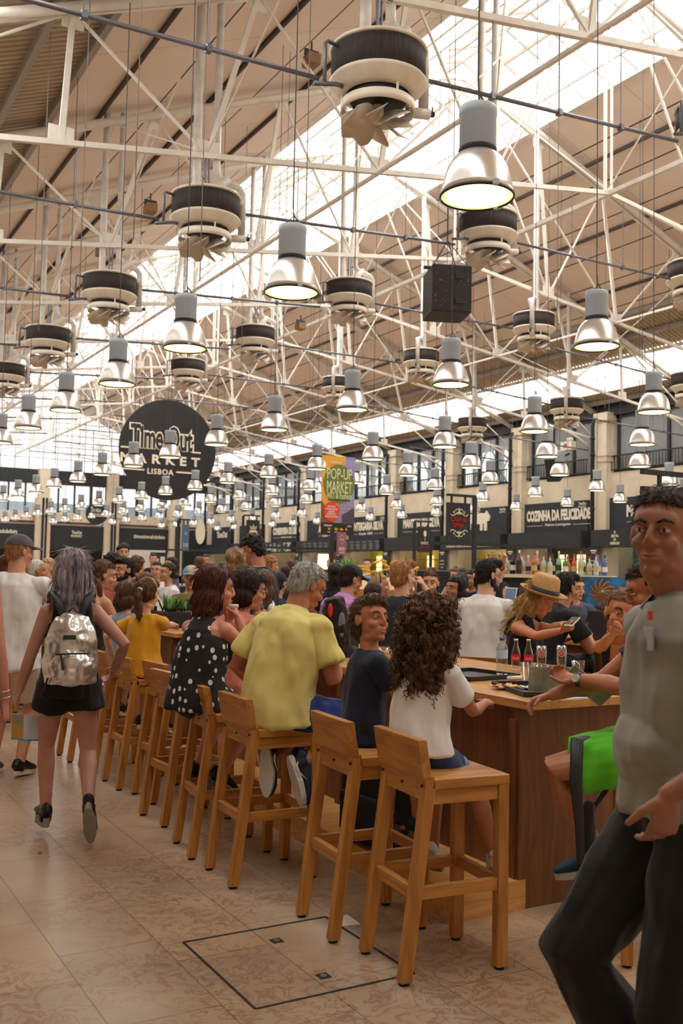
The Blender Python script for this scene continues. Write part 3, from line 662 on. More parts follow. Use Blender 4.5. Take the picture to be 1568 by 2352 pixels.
bp('banner_brown_print', [(-.49, -.72), (-.1, -.72), (-.3, -.4), (-.49, -.12)], srgb(130, 84, 44), -.01)
bp('banner_dark_foot', [(-.49, -1.02), (.49, -1.02), (.49, -.7), (-.49, -.7)], srgb(44, 30, 30), -.012)
rd = bp('banner_red_disc', [(math.cos(a*PI/18)*.23-.2, math.sin(a*PI/18)*.25-.42) for a in range(36)], srgb(222, 66, 56), -.022)
rdr = mat('banner_cream', srgb(240, 214, 190), .6)
FB = lambda x, z, y=-.02: FACE_FAR(Vector((x, y, z)))
for body, x, z, w_, h_, s in (('POP-UP', .03, .56, .74, .28, 0), ('MARKET', .03, .22, .74, .3, 0), ('ART & Fashion', .03, -.0, .74, .15, 0)): fit('banner_lettering', body, w_, h_, mat('banner_letter', srgb(226, 224, 190), .6), bn, FB(x, z), .0)
fit('banner_lettering', 'novos, emergentes, portugueses', .66, .045, mat('dark_green_ink', srgb(60, 70, 30), .6), bn, FB(.03, -.12))
fit('banner_lettering', 'unlocked', .34, .07, letter, bn, FB(-.1, .85))
fit('banner_lettering', 'FASHION\nHOMEDECOR\nDESIGN\nJEWELLERY\nILLUSTRATION', .36, .3, letter, bn, FB(-.2, -.42, -.03), .01)
fit('banner_lettering', 'SÁBADO  27 AGO  11-20 H', .8, .055, letter, bn, FB(0, -.77), .01)
fit('banner_lettering', 'ENTRADA GRATIS', .56, .06, mat('yellow_ink', srgb(240, 200, 60), .6), bn, FB(0, -.86), .02)
fit('banner_lettering', 'TimeOut Market', .4, .04, letter, bn, FB(-.1, -.94))
for x in (-.4, .4): obj('banner_cord', MB().cyl((x, 0, 1.02), (x, 0, 13.14-3.57), .004, seg=6), cablem, bn)

# hanging black trade signs on posts of the service islands
redp = mat('red_lettering', srgb(196, 34, 34), .6)
def post_sign(name, label, x, y, zb, zt, w_, mboard, dir_=1, zpost=None, ry=0.):
    """sign board facing the camera side (-y) hung in a bracket from a black post on its right"""
    t = thing(name, label, 'sign', (x, y, 0), ry)
    obj('board', MB().bb((-w_/2, -.02, zb), (w_/2, .02, zt)), mboard, t)
    px = (w_/2+.09)*dir_; top = zt+.09
    obj('post', MB().bb((px-.025, -.025, 0), (px+.025, .025, top)), black, t)
    obj('bracket', MB().bb((min(-w_/2*1.0, px), -.02, top), (max(w_/2, px)+.02, .02, top+.035)), black, t)
    for q in (-.3, .3): obj('hanger', MB().bb((q*w_-.012, -.012, zt), (q*w_+.012, .012, top)), black, t)
    return t
cs = post_sign('ginja_bar_sign', 'black hanging sign with red CASA DA GINJA and white scrollwork', 8.42, 11.3, 2.04, 2.62, .40, black)
fit('red_lettering', 'CASA da\nGINJA', .27, .16, redp, cs, FACE_FAR(Vector((-.01, -.022, 2.335))), .01)
for s in (1, -1):
    m = MB()
    for k in (-1, 1):
        pts = [Vector((k*(.02+.10*f_-.03*math.sin(f_*5)), -.024, 2.335+s*(.115+.03*math.sin(f_*6)+.02*f_))) for f_ in [q/10 for q in range(11)]]
        m.tube(pts, .007, 5)
        m.tube([Vector((k*(.035+.03*math.cos(a)), -.024, 2.335+s*(.165+.03*math.sin(a)))) for a in [q*.6 for q in range(9)]], .006, 5)
        m.tube([Vector((k*.09+.015*math.cos(a), -.024, 2.335+s*(.15+.015*math.sin(a)))) for a in [q*.9 for q in range(7)]], .005, 5)
    m.tube([(0, -.024, 2.335+s*.12), (0, -.024, 2.335+s*.22)], .006, 5)
    obj('scrollwork', m, letter, cs)
od = post_sign('wine_bar_sign', 'black hanging ODETE wine bar sign with a white bowl emblem', 11.45, 16.5, 2.04, 2.56, .30, black, -1)
fit('white_lettering', 'ODETE', .2, .05, letter, od, FACE_FAR(Vector((0, -.022, 2.23))), .01); fit('white_lettering', 'WINE BAR', .2, .03, redp, od, FACE_FAR(Vector((0, -.022, 2.15))))
obj('emblem', MB().lathe([(0, 0), (.035, 0), (.035, .004), (0, .004)], 20, (0, -.022, 2.42), Matrix.Rotation(PI/2, 3, 'X') @ Matrix.Diagonal((1, 1.8, 1))).bb((-.004, -.026, 2.27), (.004, -.022, 2.38)), letter, od)
cp = post_sign('juice_bar_sign', 'black hanging COMPAL sign with a red and white fruit emblem', 10.1, 21.85, 2.2, 2.83, .34, black, -1)
pts = [(math.cos(a*PI/12)*.12, math.sin(a*PI/12)*.1) for a in range(24)]
obj('emblem', MB().prism(pts, .01, FACE_FAR(Vector((0, -.022, 2.5)))), letter, cp); obj('emblem_leaves', MB().prism([(-.07, 0), (-.1, .12), (-.04, .08), (0, .15), (.04, .08), (.1, .12), (.07, 0)], .01, FACE_FAR(Vector((0, -.022, 2.58)))), mat('leaf_print', srgb(170, 180, 120), .6), cp)
fit('red_lettering', 'COMPAL', .24, .08, redp, cp, FACE_FAR(Vector((0, -.036, 2.5))), .02)
br_ = post_sign('beer_sign', 'small mauve BEER sign on a black post below the banner', 7.98, 13.85, 1.88, 2.25, .16, mat('mauve_board', srgb(160, 104, 128), .6), -1)
fit('white_lettering', 'BEER', .11, .05, letter, br_, FACE_FAR(Vector((0, -.022, 1.98))), .01); fit('white_lettering', 'EXPERIENCE', .1, .03, letter, br_, FACE_FAR(Vector((0, -.022, 1.92))))
m = MB().tube([Vector((.035*math.cos(a*.35), -.024, 2.13+.07*math.sin(a*.35))) for a in range(19)], .003, 5); obj('emblem', m, letter, br_); fit('white_lettering', '1927', .05, .03, letter, br_, FACE_FAR(Vector((0, -.022, 2.13))))
cf = post_sign('cafe_sign', 'narrow blue-grey CAFE sign on a black post in the distance', 7.97, 20.8, 2.02, 2.6, .16, mat('blue_grey_board', srgb(92, 118, 146), .6), -1)
fit('white_lettering', 'CAFE', .12, .08, letter, cf, FACE_FAR(Vector((0, -.022, 2.14))), .0); fit('white_lettering', 'LX', .05, .06, letter, cf, FACE_FAR(Vector((0, -.022, 2.4))))
tk = post_sign('overhead_bar_sign', 'black bar sign in a double rail above the grey polo man, right edge', 5.9, 5.1, 1.95, 2.27, .9, black, 1)
lf = thing('leaf_shaped_sign', 'white leaf-shaped sign hanging near the blue CAFE sign', 'sign', (9.6, 24.0, 2.9))
obj('board', MB().prism([(math.sin(a*PI/12)*.13, math.cos(a*PI/12)*.36*(1 if a < 7 or a > 17 else .8)) for a in range(24)], .02, FACE_FAR(Vector((0, 0, -.35)))), letter, lf); obj('cord', MB().cyl((0, 0, 0), (0, 0, 9.06), .004, seg=6), cablem, lf)
tv = thing('round_wine_sign', 'round dark sign reading VIDA PORTUGUESA half hidden by the lamps', 'sign', at(222, 1180, 50.0))
obj('disc', MB().lathe([(0, -.03), (.56, -.03), (.56, .03), (0, .03)], 40, M=Matrix.Rotation(PI/2, 3, 'X')), black, tv); fit('white_lettering', 'A VIDA\nPORTUGUESA',   .8, .4, letter, tv, FACE_FAR(Vector((0, -.05, .05))), .02)
for x in (-.3, .3): obj('cord', MB().cyl((x, 0, .45), (x, 0, 4.3), .01), cablem, tv)

# black loudspeakers
sp_ = thing('loudspeaker_cluster', 'large scuffed black loudspeaker box hanging high between the lamps', 'loudspeaker', (9.5, 13.14, 5.86), math.radians(-22))
obj('cabinet', MB().bb((-.33, -.36, 0), (.33, .36, .78)), mat('scuffed_black_box', srgb(36, 32, 34), .6, col2=srgb(150, 146, 140), nscale=26, contrast=(.66, .74)), sp_, bevel=.015)
for x, z in ((.12, .55), (.12, .14)): obj('recessed_handle', MB().bb((x-.07, -.375, z), (x+.07, -.355, z+.1)), black, sp_)
for x, y in ((-.28, -.3), (.28, .3), (-.28, .3), (.28, -.3)): obj('flying_wire', MB().cyl((x, y, .78), (0, 0, 1.3), .008, seg=6), cablem, sp_)
obj('flying_wire', MB().cyl((0, 0, 1.3), (0, 0, 2.3), .012, seg=6), cablem, sp_); obj('flying_frame', MB().bb((-.4, -.03, .8), (.4, .03, .84)), black, sp_)
s2 = thing('wall_loudspeaker', 'black loudspeaker tilted on a bracket beside the second pilaster', 'loudspeaker', (25.2, 27.9, 5.65), math.radians(30))
obj('cabinet', MB().box((0, 0, 0), (.55, .5, .9), Matrix.Rotation(math.radians(-24), 3, 'Y')), black, s2, bevel=.03); obj('bracket', MB().cyl((0, 0, .3), (.6, -.4, .6), .04), black, s2)
em_ = thing('emergency_light', 'white emergency light box with red symbol beside the pilaster', 'emergency light', (25.9, 27.9, 6.55))
obj('box', MB().bb((-.12, -.3, -.16), (.12, .3, .16)), letter, em_); obj('red_symbol', MB().bb((-.125, -.06, -.08), (-.12, .06, .08)), redp, em_); obj('spot_head', MB().lathe([(0, 0), (.12, 0), (.12, .1), (0, .1)], 16, (0, -.1, .2)), letter, em_)
# small devices bolted to the roof trusses
for i, (px, py, Y) in enumerate([(715, 140, 13.14), (345, 480, 17.8), (690, 750, 22.5), (232, 580, 22.5)]):
    p = ony(px, py, Y); t = thing('roof_projector', 'small dark projector clamped to a truss, %s' % ['left of the largest fan', 'left of the second fan', 'right of centre below the glazing', 'above the third fan'][i], 'projector', p)
    obj('body', MB().box((0, 0, 0), (.2, .26, .16)), mat('dusty_brown_housing', srgb(140, 106, 74), .6), t); obj('yoke', MB().box((0, 0, .12), (.24, .04, .1)).cyl((0, 0, .12), (0, 0, .3), .015), black, t)
# ============================================================ bar stools and communal tables
oak1, oak2 = srgb(152, 92, 36), srgb(196, 136, 66)
wx, wy, wz = wood('pine_grain_across', 1, oak1, oak2), wood('pine_grain_depth', 0, oak1, oak2), wood('pine_grain_upright', 2, oak1, oak2)
rub = mat('rubber_foot', srgb(30, 28, 28), .7)
def make_stool():
    """faces +x; origin on the floor below the seat"""
    t = thing('bar_stool', 'x', 'bar stool')
    for s in (-1, 1):
        y = s*.172
        l = obj('leg', MB().loft([[Vector((x+a, y+b, z)) for a, b in ((-.024, -.024), (.024, -.024), (.024, .024), (-.024, .024))] for x, z in ((-.25, .012), (-.155, .76), (-.165, .80))]), wz, t, bevel=.003)
        obj('glide', MB().cyl((-.25, y, 0), (-.25, y, .014), .02), rub, l)
        l = obj('leg', MB().bb((.166, y-.024, .012), (.214, y+.024, .745)), wz, t, bevel=.003)
        obj('glide', MB().cyl((.19, y, 0), (.19, y, .014), .02), rub, l)
        obj('side_rail', MB().bb((-.2, y-.014, .32), (.17, y+.014, .368)), wy, t, bevel=.002)
        obj('side_apron', MB().bb((-.14, y-.013, .685), (.17, y+.013, .745)), wy, t, bevel=.002)
    obj('back_rail', MB().bb((-.222, -.15, .32), (-.192, .15, .368)), wx, t, bevel=.002)
    obj('front_rail', MB().bb((.176, -.15, .32), (.204, .15, .368)), wx, t, bevel=.002)
    obj('front_apron', MB().bb((.178, -.15, .685), (.202, .15, .745)), wx, t, bevel=.002)
    obj('back_apron', MB().bb((-.178, -.15, .7), (-.15, .15, .8)), wx, t, bevel=.002)
    obj('seat', MB().bb((-.15, -.196, .745), (.216, .196, .785)), wy, t, bevel=.004)
    obj('backrest', MB().loft([[Vector((x+a, y, z)) for a, y in ((-.021, -.2), (.021, -.2), (.021, .2), (-.021, .2))] for x, z in ((-.172, .79), (-.2, .945))]), wx, t, bevel=.004)
    for y in (-.172, .172, 0):
        z = .76 if y else .745; obj('screw_head', MB().cyl((-.182, y, z), (-.1865, y, z), .006, seg=8), rub, t)
    return t
stool0 = make_stool(); first = [True]
def stool(x, y, rot, label, grp=None):
    if first[0]:
        first[0] = False; stool0.location = (x, y, 0); stool0.rotation_euler = (0, 0, rot); stool0['label'] = label
        if grp: stool0['group'] = grp
        return stool0
    return dup(stool0, (x, y, 0), rot, label, grp)
G1 = 'pine bar stools along the near communal table'
SROW = [(2.48, 3.43, -.10, 'pine bar stool nearest the camera, under the curly-haired girl'),
        (2.45, 3.95, -.08, 'pine bar stool under the smiling boy, overlapping the front hatch edge'),
        (2.35, 4.82, -.04, 'pine bar stool carrying the man in the yellow polo shirt'),
        (2.36, 5.36, -.12, 'pine bar stool carrying the woman in the polka-dot dress'),
        (2.43, 6.12, .06, 'pine bar stool just behind the polka-dot woman, backrest seen edge-on'),
        (2.57, 6.72, .05, 'empty-backed pine bar stool partly hidden by the fifth stool of the row'),
        (2.50, 7.22, 0, 'pine bar stool carrying the girl in the yellow top'),
        (2.48, 7.80, 0, 'pine bar stool just behind the yellow-topped girl, beside the walking woman'),
        (2.45, 8.38, 0, 'pine bar stool right behind the legs of the silver-haired woman')]
for x, y, r, l in SROW: stool(x, y, r, l, G1)
stool(3.39, 3.02, 2.44, 'pine bar stool at the table end under the green shorts')
stool(4.83, 4.1, PI, 'pine bar stool on the far side under the woman resting her chin')
stool(4.85, 5.6, PI, 'pine bar stool on the far side under the straw hat woman')
stool(4.62, 6.99, .5, 'pine bar stool under the broad ginger-haired man in black')
for i, (x, y) in enumerate([(1.55, 9.5), (1.95, 10.4), (1.3, 10.6)]): stool(x, y, .2+i, 'pine bar stool left of the walking woman, %s one by the capped man' % ['nearest', 'middle', 'farthest'][i])
stool(5.1, 6.45, .6, 'pine bar stool in the middle carrying the man in a white t-shirt')
tdark1, tdark2 = srgb(94, 54, 28), srgb(128, 78, 42)  # panel browns darkened, shade on the table sides put into the wood colour
tb_y = wood('table_board_long', 1, srgb(176, 114, 54), srgb(214, 156, 90), .3); tb_x = wood('table_end_grain', 0, srgb(188, 128, 66), srgb(222, 166, 100), .35)
pz_ = wood('table_panel_upright', 2, tdark1, tdark2, .5)
def table(name, label, x0, x1, y0, y1, z, plinth=True):
    t = thing(name, label, 'table', ((x0+x1)/2, (y0+y1)/2, 0))
    W2, L2 = (x1-x0)/2, (y1-y0)/2
    obj('table_top', MB().bb((-W2, -L2, z-.042), (W2, L2, z)), tb_y, t, bevel=.003)
    obj('end_panel', MB().bb((-W2+.01, -L2+.08, 0), (W2-.04, -L2+.12, z-.042)), pz_, t)
    obj('end_panel', MB().bb((-W2+.01, L2-.12, 0), (W2-.04, L2-.08, z-.042)), pz_, t)
    obj('side_panel', MB().bb((-W2+.05, -L2+.12, 0), (-W2+.09, L2-.12, z-.042)), pz_, t)
    obj('side_panel', MB().bb((W2-.12, -L2+.12, 0), (W2-.08, L2-.12, z-.042)), pz_, t)
    k = -L2+.1
    while k < L2-.3: obj('upright_batten', MB().bb((-W2+.0, k, .14), (-W2+.05, k+.05, z-.1)), pz_, t); k += .85
    if plinth: obj('foot_ledge', MB().bb((-W2-.38, -L2+.075, 0), (-W2+.05, L2-.1, .14)), tb_x, t)
    return t
table('communal_table', 'long pine communal table nearest the camera with trays and bottles', 3.17, 4.36, 3.67, 7.4, 1.0)
table('communal_table', 'pine communal table in the middle where two men lean, right', 6.2, 6.95, 5.4, 12.0, 1.04, False)
table('communal_table', 'short pine communal table with plants behind the yellow-topped girl', 3.3, 4.25, 8.8, 10.5, 1.0, False)
table('communal_table', 'pine communal table at the left beyond the capped man', 1.9, 3.0, 11.5, 16.5, 1.0, False)
# floor hatch and litter
t = thing('floor_hatch', 'square hatch outlined by a dark gap in the floor slabs, foreground', 'floor hatch', (1.95, 3.72, 0))
gap = mat('dark_gap', srgb(40, 34, 32), .7); m = MB(); x0, x1, y0, y1 = -.34, .36, -.365, .365
for a, c in (((x0, y0), (x1, y0)), ((x1, y0), (x1, y1)), ((x1, y1), (x0, y1)), ((x0, y1), (x0, y0))): m.beam((a[0], a[1], .001), (c[0], c[1], .001), .011, .003)
obj('hatch_gap', m, gap, t)
for y in (.2, -.22):
    s = obj('lifting_socket', MB().bb((.0, y-.025, 0), (.05, y+.025, .002)), gap, t); obj('socket_pin', MB().lathe([(0, .002), (.014, .002), (.014, .004), (0, .004)], 12, (.025, y, 0)), steel, s)
paper = mat('white_paper', srgb(232, 228, 220), .7)
def tn(o, label, cat, g=None): return tag(o, label, cat, g)
p = onz(768, 2118, 0); tn(obj('paper_napkin', MB().prism([(-.07, -.05), (.09, -.08), (.1, .05), (.02, .08)], .003, Matrix.Translation(p)), paper), 'crumpled white paper napkin lying on the floor by the second stool', 'napkin')
p = onz(92, 1960, 0); tn(obj('food_crumb', MB().ell((0, 0, .004), (.013, .006, .004), seg=8, ring=5), mat('orange_crumb', srgb(190, 80, 40), .7)), 'tiny orange crumb on the floor below the walking woman', 'crumb').location = p

# ---- tableware
clear = bpy.data.materials.new('clear_glass'); clear.use_nodes = True; nt = clear.node_tree; nt.nodes.clear()
out = nt.nodes.new('ShaderNodeOutputMaterial'); tr = nt.nodes.new('ShaderNodeBsdfTransparent'); gl = nt.nodes.new('ShaderNodeBsdfGlossy'); ms = nt.nodes.new('ShaderNodeMixShader'); fr = nt.nodes.new('ShaderNodeLayerWeight')
tr.inputs[0].default_value = (.93, .95, .96, 1); gl.inputs[1].default_value = .08; fr.inputs[0].default_value = .35; mr = nt.nodes.new('ShaderNodeMath'); mr.operation = 'MULTIPLY_ADD'; mr.inputs[1].default_value = .6; mr.inputs[2].default_value = .05
nt.links.new(fr.outputs['Facing'], mr.inputs[0]); nt.links.new(mr.outputs[0], ms.inputs[0]); nt.links.new(tr.outputs[0], ms.inputs[1]); nt.links.new(gl.outputs[0], ms.inputs[2]); nt.links.new(ms.outputs[0], out.inputs[0])
redm = mat('drink_label_red', srgb(206, 36, 44), .5); bluecap = mat('blue_cap', srgb(36, 70, 190), .4); palelab = mat('pale_blue_label', srgb(196, 214, 236), .5)
CAMDIR = math.atan2(-FW.y, -FW.x)
def facing(p, z, r):  # a small upright frame on the camera side of a round vessel at p
    d = Vector((-p.x, -p.y, 0)).normalized(); return frame(Vector((0, 0, z))+d*r, (-d.y, d.x, 0), (0, 0, 1))
def water_bottle(name, label, p, h, r, cap=True):
    t = thing(name, label, 'bottle', p)
    prof = [(0, .001), (r*.9, .002), (r, .02*h/.22)]
    for k in range(5): z = h*(.08+.07*k); prof += [(r, z), (r*.93, z+h*.03), (r, z+h*.06)]
    prof += [(r, h*.72), (r*.8, h*.82), (r*.42, h*.9), (r*.38, h*.95)]
    obj('bottle_body', MB().lathe(prof, 24), clear, t, True)
    obj('bottle_label', MB().lathe([(r*1.01, h*.48), (r*1.01, h*.7)], 24), palelab, t, True)
    if cap: obj('cap', MB().lathe([(0, h), (r*.44, h), (r*.44, h*.925), (0, h*.925)], 20), bluecap, t, True)
    return t
water_bottle('water_bottle', 'half-litre water bottle with a bright blue cap on the near table', onz(1152, 1556, 1.0), .235, .034)
b = water_bottle('water_bottle', 'large clear water bottle beside the plants, left of the red-haired woman', Vector((3.62, 9.1, 1.0)), .33, .047, False)
def coke(label, p):
    t = thing('cola_bottle', label, 'bottle', p)
    obj('bottle_body', MB().lathe([(0, .001), (.027, .002), (.03, .02), (.028, .06), (.03, .1), (.026, .125), (.016, .155), (.0125, .175), (.0125, .195)], 24), clear, t, True)
    lb = obj('bottle_label', MB().lathe([(.0305, .06), (.0305, .102)], 24), redm, t, True)
    fit('cola_script', 'Coca-Cola', .042, .018, letter, lb, facing(p, .082, .031), .0, .3, depth=.001)
    obj('cap', MB().lathe([(0, .2), (.014, .2), (.014, .188), (.012, .186)], 16), steel, t, True); return t
coke('glass cola bottle with red label next to the blue-capped water bottle', onz(1184, 1540, 1.0)); coke('glass cola bottle with red label, right one of the two', onz(1213, 1541, 1.0))
def vessel(name, label, cat, p, prof, m=None, liquid=None, logo=False):
    t = thing(name, label, cat, p); obj('glass_wall', MB().lathe(prof, 28), m or clear, t, True)
    if liquid:
        r, z, c = liquid; obj('drink', MB().lathe([(0, .006), (r*.9, .006), (r, z), (0, z)], 20), c, t, True)
    if logo:
        d = obj('round_logo', MB().lathe([(0, 0), (.018, 0), (.018, .001), (0, .001)], 24, M=facing(p, .115, .032).to_3x3()), redm, t); d.location = facing(p, .115, .032).translation
        lw = obj('logo_ring', MB().lathe([(.019, 0), (.022, 0), (.022, .001), (.019, .001)], 24, M=facing(p, .115, .032).to_3x3()), letter, t); lw.location = d.location
        fit('beer_logo', 'SUPER\nBOCK', .026, .018, letter, t, facing(p, .115, .0345), .0, depth=.001)
    return t
pint = [(0, .001), (.026, .001), (.024, .01), (.03, .06), (.033, .11), (.03, .165), (.0285, .165), (.031, .11), (.028, .06), (.022, .012), (0, .01)]
vessel('beer_glass', 'empty beer glass with round red SUPER BOCK logo, left one', 'glass', onz(1243, 1544, 1.0), pint, logo=True)
vessel('beer_glass', 'beer glass with round red SUPER BOCK logo and a little beer left, right one', 'glass', onz(1289, 1542, 1.0), pint, liquid=(.022, .03, mat('beer_foam', srgb(226, 196, 150), .5)), logo=True)
tum = [(0, .001), (.03, .001), (.04, .1), (.0385, .1), (.0285, .006), (0, .006)]
vessel('tumbler', 'clear tumbler with amber drink and ice near the leaning woman', 'glass', onz(1327, 1556, 1.0), tum, liquid=(.033, .035, mat('amber_drink', srgb(120, 76, 36), .2)))
cupp = [(0, .001), (.028, .001), (.042, .12), (.044, .12), (.041, .118), (.027, .004), (0, .004)]
vessel('plastic_cup', 'clear plastic cup in front of the cola bottles', 'cup', onz(1212, 1572, 1.0), cupp); vessel('plastic_cup', 'clear plastic cup behind the grey menu', 'cup', onz(1243, 1574, 1.0), [(r*.95, z*.9) for r, z in cupp])
def trayf(label, c, w_, d_, rot, m=black):
    t = thing('serving_tray', label, 'tray', c, rot)
    R_ = []
    for k, (e, z) in enumerate(((0, .0), (.0, .004), (.02, .02), (.024, .02), (.006, .001))): pass
    obj('tray_base', MB().bb((-w_/2, -d_/2, 0), (w_/2, d_/2, .005)), m, t)
    e = MB()
    for (a, c2) in (((-1, -1), (1, -1)), ((1, -1), (1, 1)), ((1, 1), (-1, 1)), ((-1, 1), (-1, -1))):
        e.beam((a[0]*w_/2, a[1]*d_/2, .013), (c2[0]*w_/2, c2[1]*d_/2, .013), .012, .026)
    obj('raised_rim', e, m, t, bevel=.003); return t
tr1 = trayf('black serving tray with pizza scraps and napkins on the near table corner', Vector((3.55, 3.98, 1.001)), .42, .50, -.35)
tr2 = trayf('black tray holding a blue-edged mat behind the front tray', Vector((3.62, 4.72, 1.001)), .40, .42, .1)
pizza = mat('baked_pizza', srgb(196, 120, 60), .6, col2=srgb(226, 180, 110), nscale=30)
def crumple(name, label, c, w_, d_, h_, seed, cat='napkin', m=paper, n=10):
    random.seed(seed); vs = []; fs = []
    for i in range(n+1):
        for j in range(n+1):
            u, v = i/n-.5, j/n-.5; e = 1-max(abs(u), abs(v))*1.2
            vs.append((u*w_+random.uniform(-.008, .008), v*d_+random.uniform(-.008, .008), max(.001, h_*noise.noise((u*5+seed, v*5, seed))*e+h_*.5*e)))
    for i in range(n):
        for j in range(n): a = i*(n+1)+j; fs.append((a, a+1, a+n+2, a+n+1))
    o = obj(name, MB().add(vs, fs), m, None, True); o.location = c
    s = o.modifiers.new('thick', 'SOLIDIFY'); s.thickness = .0015; return tag(o, label, cat)
crumple('pizza_piece', 'leftover piece of pizza on the left end of the front black tray', Vector((3.40, 4.13, 1.01)), .16, .1, .03, 3, 'food', pizza)
crumple('paper_napkin', 'folded white napkin on the front tray beside the pizza', Vector((3.55, 4.0, 1.008)), .2, .16, .04, 5)
crumple('paper_napkin', 'crumpled white napkin standing up at the right of the front tray', Vector((3.66, 3.9, 1.008)), .14, .12, .10, 8)
crumple('paper_sheet', 'spread white paper sheet beside the leaning woman', Vector((4.12, 4.05, 1.003)), .34, .3, .03, 12, 'paper')
tn(obj('place_mat', MB().bb((-.14, -.18, 0), (.14, .18, .002)), mat('blue_white_paper', srgb(200, 214, 232), .6)), 'pale blue printed paper mat under the front tray corner', 'paper').location = (3.5, 3.86, 1.0005)
tn(obj('rolled_napkin', MB().cyl((-.06, 0, .013), (.06, 0, .013), .012), paper, None, True), 'small rolled white napkin between bottle and cups', 'napkin').location = onz(1185, 1562, 1.0)
menu_m = mat('mottled_grey_menu', srgb(120, 122, 114), .5, col2=srgb(168, 168, 156), nscale=14)
# dishes near the yellow polo man
vessel('plate', 'white plate with a paper scrap by the yellow polo man\'s hand', 'plate', Vector((3.42, 5.55, 1.0)), [(0, .004), (.07, .004), (.12, .02), (.122, .017), (.07, 0), (0, 0)], m=paper)
vessel('beer_jug', 'wide glass bowl of pale beer-coloured drink with SUPER BOCK logo', 'glass', Vector((3.62, 5.72, 1.0)), [(0, .002), (.07, .002), (.085, .1), (.083, .1), (.068, .006), (0, .006)], liquid=(.078, .07, mat('orange_drink', srgb(216, 150, 90), .3)), logo=False)
vessel('coaster_glass', 'beer glass with large round SUPER BOCK logo beside the boy\'s head', 'glass', Vector((3.55, 5.25, 1.0)), pint, logo=True)
# black bag under the table, planters
bag = thing('suitcase', 'black soft bag standing on the floor between stool and table', 'bag', (3.0, 4.72, .141), .1)
bag.location = (2.93, 4.55, .141)
obj('bag_body', MB().bb((-.13, -.26, 0), (.13, .26, .46)), mat('black_nylon', srgb(16, 16, 18), .7), bag, bevel=.05); obj('bag_handle', MB().tube([(-.02, -.08, .45), (-.03, -.06, .52), (-.03, .06, .52), (-.02, .08, .45)], .012), black, bag, True); obj('bag_pocket', MB().bb((-.17, -.2, .06), (-.12, .2, .28)), mat('black_nylon', (0, 0, 0)), bag, bevel=.02)
leafm = mat('plant_leaf_green', srgb(70, 130, 50), .5, col2=srgb(120, 170, 80), nscale=12); redleaf = mat('red_leaf', srgb(140, 34, 34), .5)
def planter(label, p, w_, d_, h_, seed, leaf=leafm, n=26, L=.2, red=False):
    t = thing('table_planter', label, 'planter', p); random.seed(seed)
    obj('planter_box', MB().bb((-w_/2, -d_/2, 0), (w_/2, d_/2, h_)), black, t, bevel=.004); obj('soil', MB().bb((-w_/2+.01, -d_/2+.01, h_), (w_/2-.01, d_/2-.01, h_+.004)), gap, t)
    m = MB(); m2 = MB()
    for i in range(n):
        x, y = random.uniform(-w_/2.6, w_/2.6), random.uniform(-d_/2.6, d_/2.6); a = random.uniform(0, 2*PI); l = L*random.uniform(.6, 1.15); out = random.uniform(.25, .8)
        d = Vector((math.cos(a), math.sin(a), 0)); sd = Vector((-d.y, d.x, 0)); b0 = Vector((x, y, h_)); vs = []
        for k in range(5):
            f_ = k/4; c = b0+d*l*out*f_+Vector((0, 0, l*(f_-.45*out*f_*f_))); wv = .017*math.sin(PI*min(.97, f_*.85+.15)); vs += [c-sd*wv, c+sd*wv+Vector((0, 0, .003)), c+Vector((0, 0, -.004))]
        tgt = m2 if (red and i % 2) else m
        tgt.add(vs, [(3*k, 3*k+3, 3*k+4, 3*k+1) for k in range(4)]+[(3*k+1, 3*k+4, 3*k+5, 3*k+2) for k in range(4)]+[(3*k+2, 3*k+5, 3*k+3, 3*k) for k in range(4)])
    obj('foliage', m, leaf, t, True)
    if red: obj('red_foliage', m2, redleaf, t, True)
    return t
planter('black planter with spiky green leaves in front of the flat-capped man', Vector((3.72, 9.75, 1.0)), .5, .3, .16, 4, n=34)
planter('black planter of green and red leaves beside the boy in a striped vest', Vector((3.5, 10.3, 1.0)), .22, .22, .2, 6, n=20, red=True)
planter('black planter with dark red leaves on the middle table, right', Vector((6.55, 6.5, 1.04)), .26, .3, .26, 9, n=22, red=True, L=.12)
planter('small spiky plant on the near table behind the boy', Vector((3.85, 6.6, 1.0)), .16, .16, .14, 11, n=10, L=.2)

# ============================================================ service islands in the middle distance
ply = wood('crate_board', 1, srgb(200, 150, 90), srgb(226, 184, 120))
fs_ = thing('fruit_stand', 'wooden fruit stand with sloping crates in the middle distance', 'fruit stand', (7.75, 12.0, 0), math.radians(-30))
obj('stand_body', MB().bb((-.9, 0, 0), (.95, .8, 1.28)), ply, fs_)
for k in range(3): obj('sloping_crate', MB().box((-.55+k*.6, -.02, 1.38), (.56, .6, .16), Matrix.Rotation(math.radians(16), 3, 'X')), ply, fs_, bevel=.01)
fpos = Vector((7.75, 12.0, 0)); RM = Matrix.Rotation(math.radians(-30), 3, 'Z')
ban = mat('banana_skin', srgb(236, 196, 40), .5, col2=srgb(214, 176, 50), nscale=6)
def banana():
    pts = [Vector((.11*math.cos(a), 0, .11*math.sin(a)-.08)) for a in [PI*.18+PI*.64*i/6 for i in range(7)]]
    return MB().tube(pts, [.006, .015, .019, .02, .019, .014, .006], 8)
b0 = obj('banana', banana(), ban, None, True); random.seed(21)
